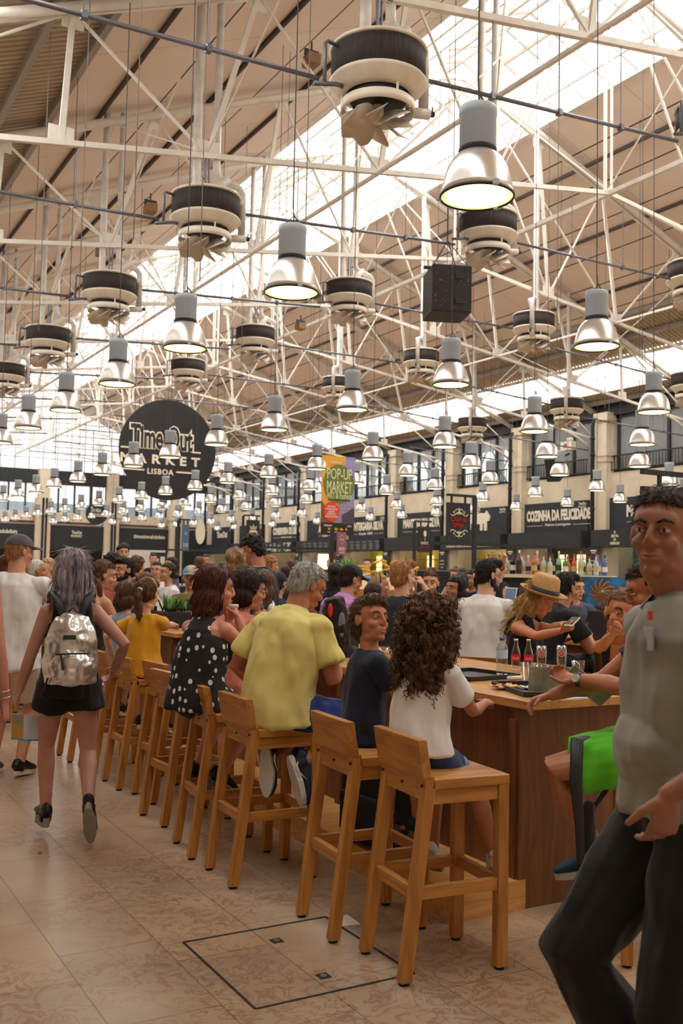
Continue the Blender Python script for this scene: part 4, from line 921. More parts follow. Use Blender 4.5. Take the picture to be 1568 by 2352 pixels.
for i in range(22):
    o = b0 if i == 0 else b0.copy()
    if i: C.objects.link(o)
    q = RM @ Vector((-.55+1.05*((i*7) % 22)/22, -.1+.22*((i*5) % 7)/7, 0)); o.location = fpos+q+Vector((0, 0, 1.53+.05*((i*3) % 4)+(.08 if 5 < (i*7) % 22 < 16 else 0)))
    o.rotation_euler = (PI/2+random.uniform(-.5, .4), random.uniform(-.3, .3), random.uniform(-.9, .9)); tag(o, 'yellow banana in the heap on top of the wooden fruit stand', 'banana', 'bananas heaped on the fruit stand')
o = thing('pineapple', 'green pineapple crown standing left of the bananas', 'pineapple', fpos+RM @ Vector((-.62, .1, 1.44)))
obj('fruit', MB().ell((0, 0, .1), (.07, .07, .11)), mat('pineapple_skin', srgb(150, 110, 50), .7, bump=.6, bscale=60), o, True)
m = MB()
for i in range(22):
    a = i*2.4; el = .3+.9*(i/22); d = Vector((math.cos(a)*math.cos(el), math.sin(a)*math.cos(el), math.sin(el))); m.tube([Vector((0, 0, .18)), Vector((0, 0, .2))+d*.1, Vector((0, 0, .2))+d*.22], [.012, .012, .001], 4)
obj('crown', m, leafm, o)
# cocktail bar with bottles on its back shelf
cb = thing('cocktail_bar', 'raised bar shelf full of bottles right of centre', 'bar counter', (8.75, 9.95, 0), math.radians(-30))
obj('bar_cabinet', MB().bb((-.75, 0, 0), (.95, .5, 1.58)), black, cb); obj('bar_top', MB().bb((-.8, -.05, 1.58), (1.0, .55, 1.625)), mat('cream_bar_top', srgb(236, 226, 190), .3), cb)  # bar top in one plain cream colour
BR_ = Matrix.Rotation(math.radians(-30), 3, 'Z'); cbp = Vector((8.75, 9.95, 0)); random.seed(5)
bc = [('green', srgb(40, 150, 60)), ('clear', srgb(200, 214, 210)), ('dark red', srgb(70, 16, 20)), ('black', srgb(24, 22, 24)), ('orange', srgb(240, 100, 50)), ('pale green', srgb(150, 200, 150)), ('blue', srgb(90, 110, 190)), ('amber', srgb(190, 120, 50)), ('pink', srgb(230, 150, 140))]
seq = [0, 0, 1, 2, 1, 3, 2, 1, 8, 7, 8, 1, 1, 3, 5, 0, 4, 4, 1, 5, 1, 1, 6, 6]
protos = {}
for i, c in enumerate(seq):
    q = cbp+BR_ @ Vector((-.66+i*.068, .1+.16*((i*5) % 3)/2, 1.626)); h_ = [.24, .27, .3, .26][i % 4]
    if c not in protos:
        cn, cc = bc[c]; t = thing('liquor_bottle', 'x', 'bottle'); gm_ = mat('glass_%s' % cn.replace(' ', '_'), cc, .12, spec=.7, alpha=.85)
        obj('bottle_body', MB().lathe([(0, 0), (.034, 0), (.036, .02), (.036, .15), (.028, .18), (.012, .2), (.012, .26), (0, .26)], 16), gm_, t, True)
        obj('bottle_label', MB().lathe([(.0365, .05), (.0365, .12)], 16), mat('bottle_label_%d' % (c % 3), [srgb(230, 224, 210), srgb(200, 180, 120), srgb(60, 60, 70)][c % 3], .6), t, True)
        obj('stopper', MB().lathe([(.013, .25), (.013, .285), (0, .285)], 12), [black, redm, letter][c % 3], t, True); protos[c] = t; o = t; o.location = q
    else: o = dup(protos[c], q, 0)
    o['label'] = '%s glass bottle, %s from the left on the raised bar shelf' % (bc[c][0], ORD[i] if i < len(ORD) else 'last'); o['group'] = 'bottles on the raised bar shelf'; o.scale = (1, 1, h_/.27)
fp = thing('painted_bar_front', 'bar panel painted with brown flowers on bright blue, right', 'bar panel', onz(1415, 1392, 1.22), math.radians(-30)); pw = .76
fp.location = at(1418, 1395, 11.2); pw = .76
obj('panel', MB().bb((-pw/2, 0, 0), (pw/2, .04, .34)), mat('panel_blue', srgb(50, 140, 210), .5, col2=srgb(30, 50, 90), nscale=5), fp)
random.seed(3); m = MB(); m2 = MB()
for cx0, cz0, s in ((-.18, .17, 1.), (.22, .24, .8), (.04, .03, .6)):
    for k in range(11):
        a = k*2*PI/11+cx0; L = .15*s; c, s_ = math.cos(a), math.sin(a); poly = []
        for u, v in ((0, 0), (.35, .2), (.7, .18), (1, 0), (.7, -.18), (.35, -.2)):
            poly.append((max(-pw/2, min(pw/2, cx0+L*(u*c-v*s_))), max(.0, min(.34, cz0+L*(u*s_+v*c)))))
        m.prism(poly, .004, FACE_FAR(Vector((0, -.001-.0004*k, 0)))); e = [Vector((poly[q][0], -.006, poly[q][1])) for q in (0, 1, 2, 3)]; m2.tube(e, .0022, 4)
obj('painted_petals', m, mat('petal_brown', srgb(120, 78, 44), .6), fp); obj('petal_outline', m2, letter, fp)
obj('cabinet', MB().bb((-pw/2-.35, .04, -1.3), (pw/2, .5, .34)), mat('mauve_cabinet', srgb(120, 100, 110), .6), fp); fp.children[-1].location = (0, 0, 0)
bpn = thing('black_screen_panel', 'rounded black panel behind the broad man in black', 'panel', at(1008, 1385, 11.5), math.radians(-30))
obj('panel', MB().bb((-.26, 0, -1.0), (.13, .04, .38)), black, bpn, bevel=.03)
ls = thing('table_lamp', 'small glowing white lampshade far behind the grey-haired man', 'lamp', at(742, 1290, 29.0))
obj('lamp_shade', MB().lathe([(.18, -.22), (.15, .22)], 20), mat('lit_shade', srgb(255, 220, 170), .6, emit=(1, .75, .45), es=2.2), ls, True); obj('base', MB().cyl((0, 0, -.2), (0, 0, -ls.location.z), .03), black, ls)
wp = thing('display_board', 'white partition with a small black menu board far left of centre', 'partition', at(335, 1310, 24.0), math.radians(-25)); wp.location.z = 0
obj('white_partition', MB().bb((-.45, 0, 0), (.45, .06, 2.05)), paper, wp); mb2 = obj('menu_board', MB().bb((.0+.1, -.02, 1.2), (.5, .0, 2.0)), chalk, wp); obj('menu_text', MB().bb((.13, -.025, 1.7), (.3, -.02, 1.85)).bb((.34, -.025, 1.4), (.45, -.02, 1.9)), letter, mb2)
for i, (px, t_) in enumerate([(430, 27), (520, 26), (650, 22), (1130, 17)]):
    q = at(px, 1300, t_); k = thing('kiosk_counter', 'black service kiosk counter, %s' % ['behind the flat-capped man', 'behind the curly blonde woman', 'behind the grey-haired man', 'behind the pony-tailed blonde'][i], 'kiosk', (q.x, q.y, 0), math.radians(-10))
    obj('counter_body', MB().bb((-1.2, 0, 0), (1.2, .8, 1.15)), black, k); obj('counter_top', MB().bb((-1.25, -.05, 1.15), (1.25, .85, 1.2)), steel, k)
    obj('canopy_rail', MB().bb((-1.2, 0, 2.1), (1.2, .04, 2.15)), black, k)
    for x in (-1.18, 1.14): obj('kiosk_post', MB().bb((x, 0, 1.2), (x+.04, .04, 2.1)), black, k)
# ============================================================ people
def sculpt(name, mb, res, m, parent, it=3, fac=.5, post=None, disp=None):
    me = mb.mesh('t'); o = bpy.data.objects.new('t', me); C.objects.link(o)
    r = o.modifiers.new('r', 'REMESH'); r.mode = 'VOXEL'; r.voxel_size = res; r.use_smooth_shade = True
    if it: s = o.modifiers.new('s', 'SMOOTH'); s.iterations = it; s.factor = fac
    e = bpy.data.meshes.new_from_object(o.evaluated_get(bpy.context.evaluated_depsgraph_get())); bpy.data.objects.remove(o); bpy.data.meshes.remove(me)
    if post:
        for v in e.vertices: v.co = post(v.co)
    if disp:
        amp, fr_, st = disp; no = [v.normal.copy() for v in e.vertices]
        for v, n in zip(e.vertices, no):
            c = v.co; v.co = c+n*amp*max(0, .35+noise.fractal(Vector((c.x*fr_, c.y*fr_, c.z*fr_*st)), 1, 2, 2))
    f_ = bpy.data.meshes.new(name); f_.from_pydata([tuple(v.co) for v in e.vertices], [], [tuple(p.vertices) for p in e.polygons]); f_.update(); bpy.data.meshes.remove(e)
    return obj(name, f_, m, parent, True)
DBG = []
def ik(a, t, l1, l2, pole):
    d = t-a; L = d.length; L2 = min(L, (l1+l2)*.995); d = d.normalized() if L > 1e-5 else Vector((0, 0, -1)); e = a+d*L2
    x = (l1*l1-l2*l2+L2*L2)/(2*L2); h = math.sqrt(max(0, l1*l1-x*x)); p = pole-d*pole.dot(d); p = p.normalized() if p.length > 1e-5 else d.orthogonal()
    return a+d*x+p*h, e
eye_w = mat('eye_white', srgb(196, 186, 176), .3); iris_m = mat('dark_iris', srgb(46, 30, 22), .15)
lip_c = {}
def skin(r, g, b):
    n = 'skin_%d_%d_%d' % (r, g, b)
    if n in _mats: return _mats[n]
    m = mat(n, srgb(r, g, b), .5, col2=srgb(max(0, r-14), max(0, g-16), max(0, b-14)), nscale=9, bump=.05, bscale=90, contrast=(.3, .7)); p = m.node_tree.nodes['Principled BSDF']
    p.inputs['Subsurface Weight'].default_value = .08; p.inputs['Subsurface Radius'].default_value = (.5, .2, .1); p.inputs['Subsurface Scale'].default_value = .02
    return m
def cloth(name, c, c2=None, wr=.8, sc=9, rough=.85):
    return mat(name, c, rough, col2=c2 or tuple(k*.9 for k in c), nscale=4, bump=wr, bscale=sc, sheen=.1, detail=2, mapscale=(1, 1, .5))
def hairm(name, c, c2):
    return mat(name, c, .45, col2=c2, nscale=30, bump=.8, bscale=60, mapscale=(1.6, 1.6, .16), contrast=(.3, .7), spec=.4)
def hand(mb, w, d, n, s, curl=.5, left=False, spread=1., point=False):
    """palm and five bent fingers; w wrist, d direction, n palm normal (palm side)"""
    d = d.normalized(); n = (n-d*n.dot(d)).normalized(); l = d.cross(n)*(1 if not left else -1)     # l points to the thumb side
    mb.tube([w-d*.01*s, w+d*.03*s, w+d*.07*s, w+d*.092*s], [(.024*s, .02*s), (.034*s, .018*s), (.04*s, .015*s), (.036*s, .012*s)], 10, side=l)
    for k, (o_, L) in enumerate(((.028, .074), (.0095, .082), (-.0095, .077), (-.027, .06))):
        p = w+d*.084*s+l*o_*s*spread; a = 0; pts = [p-d*.012*s]; dd = d+l*o_*2.2*spread; dd.normalize(); cu = curl*(1+.12*k) if not (point and k == 0) else .1
        for q, f_ in enumerate((.45, .3, .25)):
            a += cu*(.75, 1.0, .7)[q]; p = pts[-1]; pts.append(p+(dd*math.cos(a)+n*math.sin(a))*L*f_*s*1.08)
        pts[0] = w+d*.06*s+l*o_*s
        mb.tube(pts, [.0098*s, .0092*s, .0085*s, .0072*s], 8)
    p0 = w+d*.02*s+l*.024*s; t1 = (d*.62+l*.75+n*.25).normalized(); t2 = (d*.85+l*.3+n*(.35+curl*.5)).normalized()
    mb.tube([p0, p0+t1*.042*s, p0+t1*.042*s+t2*.03*s, p0+t1*.042*s+t2*.056*s], [.014*s, .0115*s, .010*s, .0078*s], 8)
def shoe(t, ank, toe, up, s, m, sole_m, res, nm='shoe', thick=.02, L=.27, high=.06):
    """ank: ankle; toe: unit vector towards the toe; up: unit vector up the shin"""
    up = (up-toe*up.dot(toe)).normalized(); sd = toe.cross(up); b = ank-up*.075*s-toe*.055*s; m1 = MB()
    st = [(0, .03, .03, .035), (.06, .036, .05, .05), (.3, .036, .052, .05), (.55, .043, .036, .036), (.8, .046, .024, .025), (.96, .03, .016, .016), (1., .012, .01, .01)]
    m1.tube([b+toe*f_*L*s+up*(h+thick) for f_, w_, h, r in st], [(w_*s, r*s) for f_, w_, h, r in st], 12, side=sd)
    m1.tube([ank-up*.05*s, ank-up*.02*s, ank+up*(high-.05)*s], [.036*s, .04*s, .043*s], 12)
    o = sculpt(nm, m1, res*1.1, m, t, 2)
    sm = MB(); pts = []
    for i in range(24):
        a = 2*PI*i/24; x = math.cos(a); y = math.sin(a); w_ = (.043 if x > 0 else .034)*s; pts.append(b+toe*(L*s*(.5+.5*x)+.0)+sd*y*w_*(1-.1*x))
    sm.loft([[p-up*.001 for p in pts], [p+up*(thick+.008) for p in pts]]); q = obj('sole', sm, sole_m, o); return o
HAIRMIX = 0
def head_parts(t, body, Mh, hs, sk, sex, detail, beard=None, lips=None, smile=False, brow=None, ears=True, old=False):
    P = lambda x, y, z: Mh @ Vector((x*hs, y*hs, z*hs)); R3 = Mh.to_3x3(); E = lambda c, r, mb=body: mb.ell(P(*c), [k*hs for k in r], R3, 18, 12)
    E((0, -.012, .032), (.074, .093, .086)); E((0, .016, -.03), (.06, .07, .07)); E((0, .03, -.07), (.045, .052, .042) if sex == 'm' else (.04, .05, .04))
    E((0, .072, -.098), (.021, .019, .017)); E((0, .066, -.062), (.034, .026, .03)); E((0, .056, .03), (.058, .034, .036)); E((0, .072, .026), (.048, .019, .01))
    for s in (-1, 1): E((s*.034, .056, -.03), (.027, .026, .024)); E((s*.03, -.0, -.085), (.02, .05, .02))
    body.tube([P(0, .082, .02), P(0, .093, -.0), P(0, .1045, -.022), P(0, .097, -.032), P(0, .084, -.036)], [(.008*hs, .01*hs), (.009*hs, .011*hs), (.0115*hs, .0095*hs), (.0135*hs, .008*hs), (.012*hs, .006*hs)], 8, side=R3 @ Vector((1, 0, 0)))
    for s in (-1, 1): E((s*.012, .094, -.03), (.008, .01, .008))
    E((0, .083, -.064), (.022, .012, .013))
    if ears:
        for s in (-1, 1):
            Re = R3 @ Matrix.Rotation(s*math.radians(20), 3, 'Z'); body.ell(P(s*.078, -.008, -.004), (.007*hs, .019*hs, .031*hs), Re, 12, 9); body.ell(P(s*.074, .0, -.01), (.01*hs, .012*hs, .018*hs), Re, 10, 8)
    if detail:
        for s in (-1, 1):
            e = obj('eye', MB().ell(P(s*.031, .0745, .003), (.0135*hs, .0125*hs, .0068*hs), R3, 14, 9), eye_w, t, True)
            obj('iris', MB().ell(P(s*.031, .0828, .003), (.0056*hs, .0048*hs, .0058*hs), R3, 12, 8), iris_m, e, True)
            obj('eyelid', MB().tube([P(s*.016, .082, .003), P(s*.024, .085, .0095), P(s*.033, .085, .0105), P(s*.045, .076, .004)], [.002*hs, .004*hs, .004*hs, .002*hs], 6), sk, e, True)
            obj('eyebrow', MB().tube([P(s*.014, .089, .021), P(s*.03, .09, .029), P(s*.046, .078, .026), P(s*.052, .07, .021)], [(.0035*hs, .002*hs), (.0045*hs, .0025*hs), (.0035*hs, .002*hs), (.002*hs, .001*hs)], 6), brow or iris_m, t, True)
        c = .004 if smile else 0
        if smile: obj('teeth', MB().ell(P(0, .089, -.064), (.019*hs, .006*hs, .005*hs), R3, 12, 8), eye_w, t, True)
        lm = lips or mat('lips_natural', srgb(166, 96, 84), .4)
        obj('lips', MB().tube([P(-.025, .08, -.062+c*1.6), P(-.011, .0935, -.0585-(c*.2)), P(0, .0955, -.0605), P(.011, .0935, -.0585-(c*.2)), P(.025, .08, -.062+c*1.6)], [.0015*hs, .0038*hs, .0036*hs, .0038*hs, .0015*hs], 8)
            .tube([P(-.024, .08, -.065+c*1.4), P(-.01, .0925, -.0705-c*.8), P(.01, .0925, -.0705-c*.8), P(.024, .08, -.065+c*1.4)], [.0015*hs, .005*hs, .005*hs, .0015*hs], 8), lm, t, True)
    if beard:
        m = MB(); m.ell(P(0, .035, -.078), (.05*hs, .052*hs, .04*hs), R3, 16, 10); m.ell(P(0, .074, -.092), (.03*hs, .022*hs, .024*hs), R3, 12, 9); m.ell(P(0, .09, -.048), (.026*hs, .008*hs, .006*hs), R3, 12, 8)
        for s in (-1, 1): m.ell(P(s*.058, .01, -.045), (.012*hs, .026*hs, .045*hs), R3, 12, 9)
        sculpt('beard', m, .006, beard, t, 1, disp=(.003, 90, 1))
def make_hair(t, kind, Mh, hs, m, res, extra=None):
    b = MB(); E = lambda c, r: b.ell(c, r, None, 18, 12)
    lim = (.0, .062)                 # y beyond which nothing may stick out below the hairline height
    dsp = (.006, 40, .3)
    if kind == 'short': E((0, -.014, .036), (.08, .1, .092)); E((0, -.05, -.01), (.073, .055, .07)); lim = (.012, .062); dsp = (.006, 60, 1)
    if kind == 'quiff': E((0, -.014, .036), (.08, .099, .092)); E((0, .04, .1), (.06, .06, .035)); E((0, -.05, -.01), (.073, .055, .07)); lim = (.012, .06); dsp = (.007, 60, 1)
    if kind == 'curlyshort': E((0, -.02, .045), (.095, .112, .1)); E((0, -.06, -.01), (.085, .06, .08)); lim = (.0, .055); dsp = (.022, 38, 1)
    if kind == 'boyish': E((0, -.014, .036), (.083, .103, .094)); E((0, -.05, -.015), (.078, .06, .075)); E((0, .04, .085), (.06, .055, .045)); lim = (.008, .06); dsp = (.011, 46, 1)
    if kind == 'bob':
        E((0, -.014, .038), (.087, .106, .095)); E((0, -.035, -.06), (.095, .085, .1)); E((0, -.045, -.12), (.092, .07, .055)); lim = (.035, .062); dsp = (.008, 26, .22)
    if kind == 'shortbob':
        E((0, -.014, .04), (.088, .108, .095)); E((0, -.04, -.04), (.088, .075, .08)); lim = (.03, .055); dsp = (.008, 26, .25)
    if kind == 'longbob':
        E((0, -.014, .04), (.09, .108, .096)); E((0, -.035, -.05), (.105, .09, .11)); E((0, -.04, -.14), (.112, .075, .07)); lim = (.03, .06); dsp = (.012, 30, .16)
    if kind == 'long':
        E((0, -.014, .04), (.086, .104, .094)); E((0, -.04, -.07), (.092, .078, .12)); E((0, -.065, -.19), (.095, .05, .13)); lim = (.02, .06); dsp = (.012, 24, .3)
    if kind == 'wavy':
        E((0, -.02, .04), (.092, .11, .096)); E((0, -.045, -.08), (.11, .085, .13)); E((-.05, -.03, -.2), (.055, .055, .11)); E((.05, -.03, -.2), (.055, .055, .11)); E((0, -.06, -.22), (.09, .05, .1)); lim = (.03, .06); dsp = (.03, 16, .5)
    if kind == 'curly':
        E((0, -.03, .05), (.115, .13, .1)); E((0, -.05, -.07), (.15, .125, .14)); E((0, -.075, -.18), (.135, .09, .12)); E((.04, -.08, -.26), (.07, .06, .07)); lim = (.045, .05); dsp = (.034, 26, .8)
        random.seed(17)
        for i in range(150):
            u = random.uniform(-1, 1); a = random.uniform(PI*.9, PI*2.1); q = Vector((.135*math.cos(a)*math.sqrt(1-u*u*.55), -.045+.125*math.sin(a)*math.sqrt(1-u*u*.55), -.07+.185*u))
            r = random.uniform(.012, .02); pts = [q+Vector((r*math.cos(k*1.1+i), r*math.sin(k*1.1+i), -.009*k)) for k in range(8)]; b.tube(pts, [.005, .008, .009, .009, .009, .008, .007, .004], 6)
    if kind in ('ponytail', 'bun'):
        E((0, -.014, .036), (.081, .101, .093)); E((0, -.05, .0), (.075, .055, .06)); lim = (-.0, .065); dsp = (.004, 40, .3)
        if kind == 'bun': E((0, -.06, .12), (.042, .042, .038))
        else:
            b.tube([(0, -.1, .03), (0, -.135, .02), (.01, -.15, -.03), (.015, -.14, -.1), (.02, -.125, -.17), (.02, -.12, -.2)], [.014, .024, .03, .03, .022, .006], 10); 
    if kind == 'lowbun': E((0, -.014, .036), (.083, .103, .094)); E((0, -.05, -.01), (.08, .055, .07)); E((0, -.105, -.04), (.05, .04, .045)); lim = (.005, .06)
    y0, z0 = lim
    def post(c):
        if c.z < z0+.02:
            k = max(0, min(1, (c.z-z0)/.02)); yl = y0+k*.12
            if kind in ('short', 'quiff', 'boyish', 'curlyshort', 'ponytail', 'bun', 'lowbun') and c.z < .02 and c.z > -.04: yl = min(yl, -.02+abs(c.z+.01)*.5)
            if c.y > yl: c = Vector((c.x*.97, yl, c.z))
        return c
    o = sculpt('hair', b, max(res, .006 if kind != 'curly' else .007), m, t, 2, post=post)
    me = o.data; amp, fr_, st = dsp; no = [v.normal.copy() for v in me.vertices]
    for v, n in zip(me.vertices, no):
        c = v.co; f_ = noise.fractal(Vector((c.x*fr_, c.y*fr_, c.z*fr_*st)), 1, 2, 2)
        v.co = c+n*amp*f_
    me.transform(Mh @ Matrix.Diagonal((hs, hs, hs, 1))); me.update()
    if res < .0085:
        n_, L_, r_ = {'curly': (1500, .05, .0022), 'wavy': (700, .09, .002), 'bob': (800, .07, .0016), 'longbob': (900, .09, .0016), 'shortbob': (700, .05, .0016), 'curlyshort': (500, .03, .002)}.get(kind, (1300, .02 if kind in ('short', 'quiff') else .028, .0013))
        ms = MB(); vn = len(me.vertices); dn = Mh.to_3x3() @ Vector((0, -.25, -1)); ic = [v.co.copy() for v in me.vertices]; nn_ = [v.normal.copy() for v in me.vertices]; random.seed(len(ic))
        cur = kind in ('curly', 'wavy', 'curlyshort'); yl_ = (Mh.inverted() @ ic[0]).y
        for q in range(n_):
            i = random.randrange(vn); p = ic[i]; n = nn_[i]; lp = Mh.inverted() @ p
            if n.length < .1 or (lp.y > y0*hs-.004 and lp.z < (z0+.01)*hs): continue
            tg = (dn-n*dn.dot(n)); tg = tg.normalized() if tg.length > .1 else n.orthogonal().normalized(); sd_ = tg.cross(n); L = L_*hs*random.uniform(.6, 1.2); ph_ = random.uniform(0, 6.28); pts_ = []
            lift = .5 if kind in ('short', 'quiff', 'boyish') else .12
            for k in range(7 if cur else 4):
                f_ = k/(6 if cur else 3); c = p+tg*L*f_*(1-lift*.3)+n*(L*lift*f_-.001)
                if cur: c = c+(sd_*math.cos(ph_+k*1.5)+n*math.sin(ph_+k*1.5))*(.008 if kind != 'wavy' else .005)*hs
                pts_.append(c)
            ms.tube(pts_, [r_*hs*1.3]+[r_*hs]*(len(pts_)-2)+[r_*hs*.3], 3, cap=False)
        obj('hair_strands', ms, m, o, True)
    if kind in ('ponytail',): obj('hair_tie', MB().lathe([(.016, -.012), (.022, -.006), (.022, .006), (.016, .012)], 12, (0, 0, 0)), extra or letter, t).matrix_local = Mh @ Matrix.Translation((0, -.118*hs, .024*hs)) @ Matrix.Rotation(PI/2, 4, 'X')
    return o

def person(name, label, headat, face, H=1.7, hip=None, lean=0, side=0, twist=0, head=(0, 0, 0), hs=1., handL=None, handR=None, footL=None, footR=None, toeL=None, toeR=None,
           curl=(.5, .5), sex='m', fat=1., sk=(206, 160, 134), top=None, bottom=None, hair=None, shoes=None, res=.006, detail=True, group=None, poleL=None, poleR=None,
           beard=None, lips=None, smile=False, slouch=.5, kneeL=None, kneeR=None, palmL=None, palmR=None, brow=None, handdL=None, sole=None, sock=None, shoeL=.27, neck=0., ears=True, seatz=.785, thick=.022):
    s = H/1.75; rot = -math.radians(face); sit = hip == 'sit'
    hy, hp, hr = (math.radians(k) for k in head); la = math.radians(lean); sa = math.radians(side); kk = 1.
    def up(a): return Vector((math.sin(sa), math.sin(a), math.cos(a))).normalized()
    for it_ in range(4):
        P0 = Vector((0, -.02, seatz+.085*s)) if sit else (Vector(hip)*kk if hip else Vector((0, 0, .93*s)))
        q = P0.copy()
        for L_, f_ in ((.15, .55), (.16, .9), (.12, 1.15), (.085, 1.3)): q = q+up(la*(1+(f_-1)*slouch*1.2))*L_*s
        nd = up(la*.8+hp*.35)
        h_ = q+nd*.082*s+Vector((0, neck, 0))+(Matrix.Rotation(-hy, 3, 'Z') @ Matrix.Rotation(-hp, 3, 'X') @ Matrix.Rotation(hr, 3, 'Y') @ Vector((0, .012, .094)))*hs
        if not (isinstance(headat, tuple) and len(headat) == 3): break
        g_ = at(*headat); bz = seatz if sit else 0; f2 = (g_.z-bz)/(h_.z-bz); f2 = max(.9/kk, min(1.1/kk, f2)); kk *= f2; s *= f2
    if isinstance(headat, tuple) and len(headat) == 3:
        o_ = Matrix.Rotation(rot, 3, 'Z') @ h_; x, y = g_.x-o_.x, g_.y-o_.y; DBG.append('%s root %.2f %.2f head z %.2f wanted %.2f k %.2f' % (label[:34], x, y, h_.z, g_.z, kk))
    else: x, y = headat
    t = thing(name, label, 'person', (x, y, 0), rot, group); Mi = (Matrix.Translation((x, y, 0)) @ Matrix.Rotation(rot, 4, 'Z')).inverted()
    def loc(p): return None if p is None else (Mi @ Vector(p[1]) if isinstance(p, tuple) and p[0] == 'w' else Vector(p))
    sit = hip == 'sit'; skm = skin(*sk)
    P = P0
    la = math.radians(lean); sa = math.radians(side)
    def up(a): return Vector((math.sin(sa), math.sin(a), math.cos(a))).normalized()
    pts = [P-Vector((0, 0, .06*s)) if not sit else P-Vector((0, 0, .05*s)), P]
    segs = [(.15, .55), (.16, .9), (.12, 1.15), (.085, 1.3)]; q = P.copy()
    for L_, f_ in segs: q = q+up(la*(1+(f_-1)*slouch*1.2))*L_*s; pts.append(q.copy())
    nb = pts[-1]; cu = up(la*1.25); lat = Matrix.Rotation(math.radians(-twist), 3, 'Z') @ Vector((1, 0, 0)); lat = (lat-Vector((0, 0, 1))*math.sin(sa)).normalized()
    w_ = (1. if sex == 'm' else .88)*fat; hw = (1. if sex == 'm' else 1.06)*fat
    rad = [(.15*hw, .105*fat), (.165*hw, .118*fat), ((.138 if sex == 'f' else .152)*fat, .11*fat), (.158*w_, .118*fat), (.172*w_, .112*fat), (.095*w_, .075*fat)]
    rad = [(a*s, b*s) for a, b in rad]
    body = MB(); body.tube(pts, rad, 18, side=lat)
    # head
    hy, hp, hr = (math.radians(k) for k in head)
    nd = (up(la*.8+hp*.35)); hb = nb+nd*.05*s+Vector((0, neck, 0))
    hc0 = hb + nd*.032*s; Rh = Matrix.Rotation(-hy, 4, 'Z') @ Matrix.Rotation(-hp, 4, 'X') @ Matrix.Rotation(hr, 4, 'Y')
    hc = hc0+(Rh.to_3x3() @ Vector((0, .012, .094)))*hs; Mh = Matrix.Translation(hc) @ Rh
    nr = (.06 if sex == 'm' else .05)*s*(.6+.4*fat)
    body.tube([nb-nd*.05*s, nb+nd*.02*s, hc0+(Rh.to_3x3() @ Vector((0, -.005, .02))), Mh @ Vector((0, -.02, -.03))], [nr*1.35, nr*1.05, nr, nr], 12)
    head_parts(t, body, Mh, hs, skm, sex, detail, beard, lips, smile, brow, ears and not (hair and hair[0] in ('bob', 'shortbob', 'longbob', 'long', 'wavy', 'curly')))
    # arms
    sh = {}; arm = {}
    for sg, hd, pole, cl, pn, nm in ((-1, handL, poleL, curl[0], palmL, 'L'), (1, handR, poleR, curl[1], palmR, 'R')):
        S = pts[-2]+lat*sg*.17*s*w_/(fat**.3)+cu*.014*s; hd = loc(hd)
        if hd is None: hd = S+Vector((sg*.07*s, .03*s, -.53*s)) if not sit else S+Vector((sg*.02, .3*s, -.36*s))
        pl = loc(pole) if pole else Vector((sg*.5, -1, -.4)); el, wr = ik(S, hd, .29*s, .255*s, pl); sh[nm] = (S, el, wr); ua = (fat**.5)*s*(1 if sex == 'm' else .88)
        body.ell(S, (.058*ua, .058*ua, .055*ua)); body.tube([nb+cu*.01*s, S.lerp(nb, .4)-cu*.002*s, S], [.04*s, .042*s, .05*s], 10); m1 = S.lerp(el, .45); m2 = el.lerp(wr, .3)
        body.tube([S-cu*.0, m1, el, m2, wr], [.057*ua, .052*ua, .042*ua, .044*ua, (.027*s, .022*s)], 12)
        d = (wr-el).normalized(); nn = Vector(pn) if pn else (Vector((-sg, .2, 0)) if not sit else Vector((-sg*.4, 0, -1)))
        if nm == 'L' and handdL: d = Vector(handdL).normalized()
        hand(body, wr, d, nn, s*.98, cl, left=(nm == 'L'))
    # legs
    lg = {}
    for sg, ft, kn, toe, nm in ((-1, footL, kneeL, toeL, 'L'), (1, footR, kneeR, toeR, 'R')):
        Hj = P+Vector((sg*.09*s, 0, -.02*s)); ft = loc(ft)
        if ft is None: ft = Vector((sg*.1*s, 0, .09*s)) if not sit else Vector((sg*.09, .26*s, .50 if H > 1.5 else .42))
        kp = loc(kn) if kn else Vector((sg*.15, 1, .2)); k, a = ik(Hj, ft, .44*s, .43*s, kp); lf = fat**.6*s
        body.tube([Hj+Vector((0, 0, .03*s)), Hj.lerp(k, .15), Hj.lerp(k, .55), k, k.lerp(a, .28), k.lerp(a, .65), a], [.08*lf, .088*lf, .072*lf, .053*lf, .056*lf, .042*lf, .034*lf], 14)
        tv = Vector(toe).normalized() if toe else Vector((sg*.15, 1, -.1 if not sit else -.25)).normalized(); lg[nm] = (Hj, k, a, tv)
        body.tube([a, a-(a-k).normalized()*-.02+Vector((0, 0, -.03*s)), a+tv*.1*s+Vector((0, 0, -.045*s)), a+tv*.15*s+Vector((0, 0, -.05*s))], [.034*s, .034*s, (.034*s, .024*s), (.03*s, .016*s)], 10)
    sculpt('body', body, res, skm, t, 3 if res < .008 else 2, .5)
    if hair:
        make_hair(t, hair[0], Mh, hs, hair[1], max(res*.9, .006), hair[2] if len(hair) > 2 else None)
    # clothes
    if top:
        kind, m = top[0], top[1]; o = top[2] if len(top) > 2 else {}
        b = MB(); g = o.get('loose', .014)*s; dr = o.get('drop', .1)*s
        lo = P-up(la*.3)*dr if not sit else P-Vector((0, 0, min(dr, .075*s)))
        tp = [lo]+[p.copy() for p in pts[1:]]; tr_ = [(rad[1][0]+g+.012, rad[1][1]+g+.016), (rad[1][0]+g+.006, rad[1][1]+g+.01), (rad[2][0]+g*1.3, rad[2][1]+g*1.3), (rad[3][0]+g, rad[3][1]+g), (rad[4][0]+g*.7, rad[4][1]+g*.7), (rad[5][0]+g*.5, rad[5][1]+g*.6)]
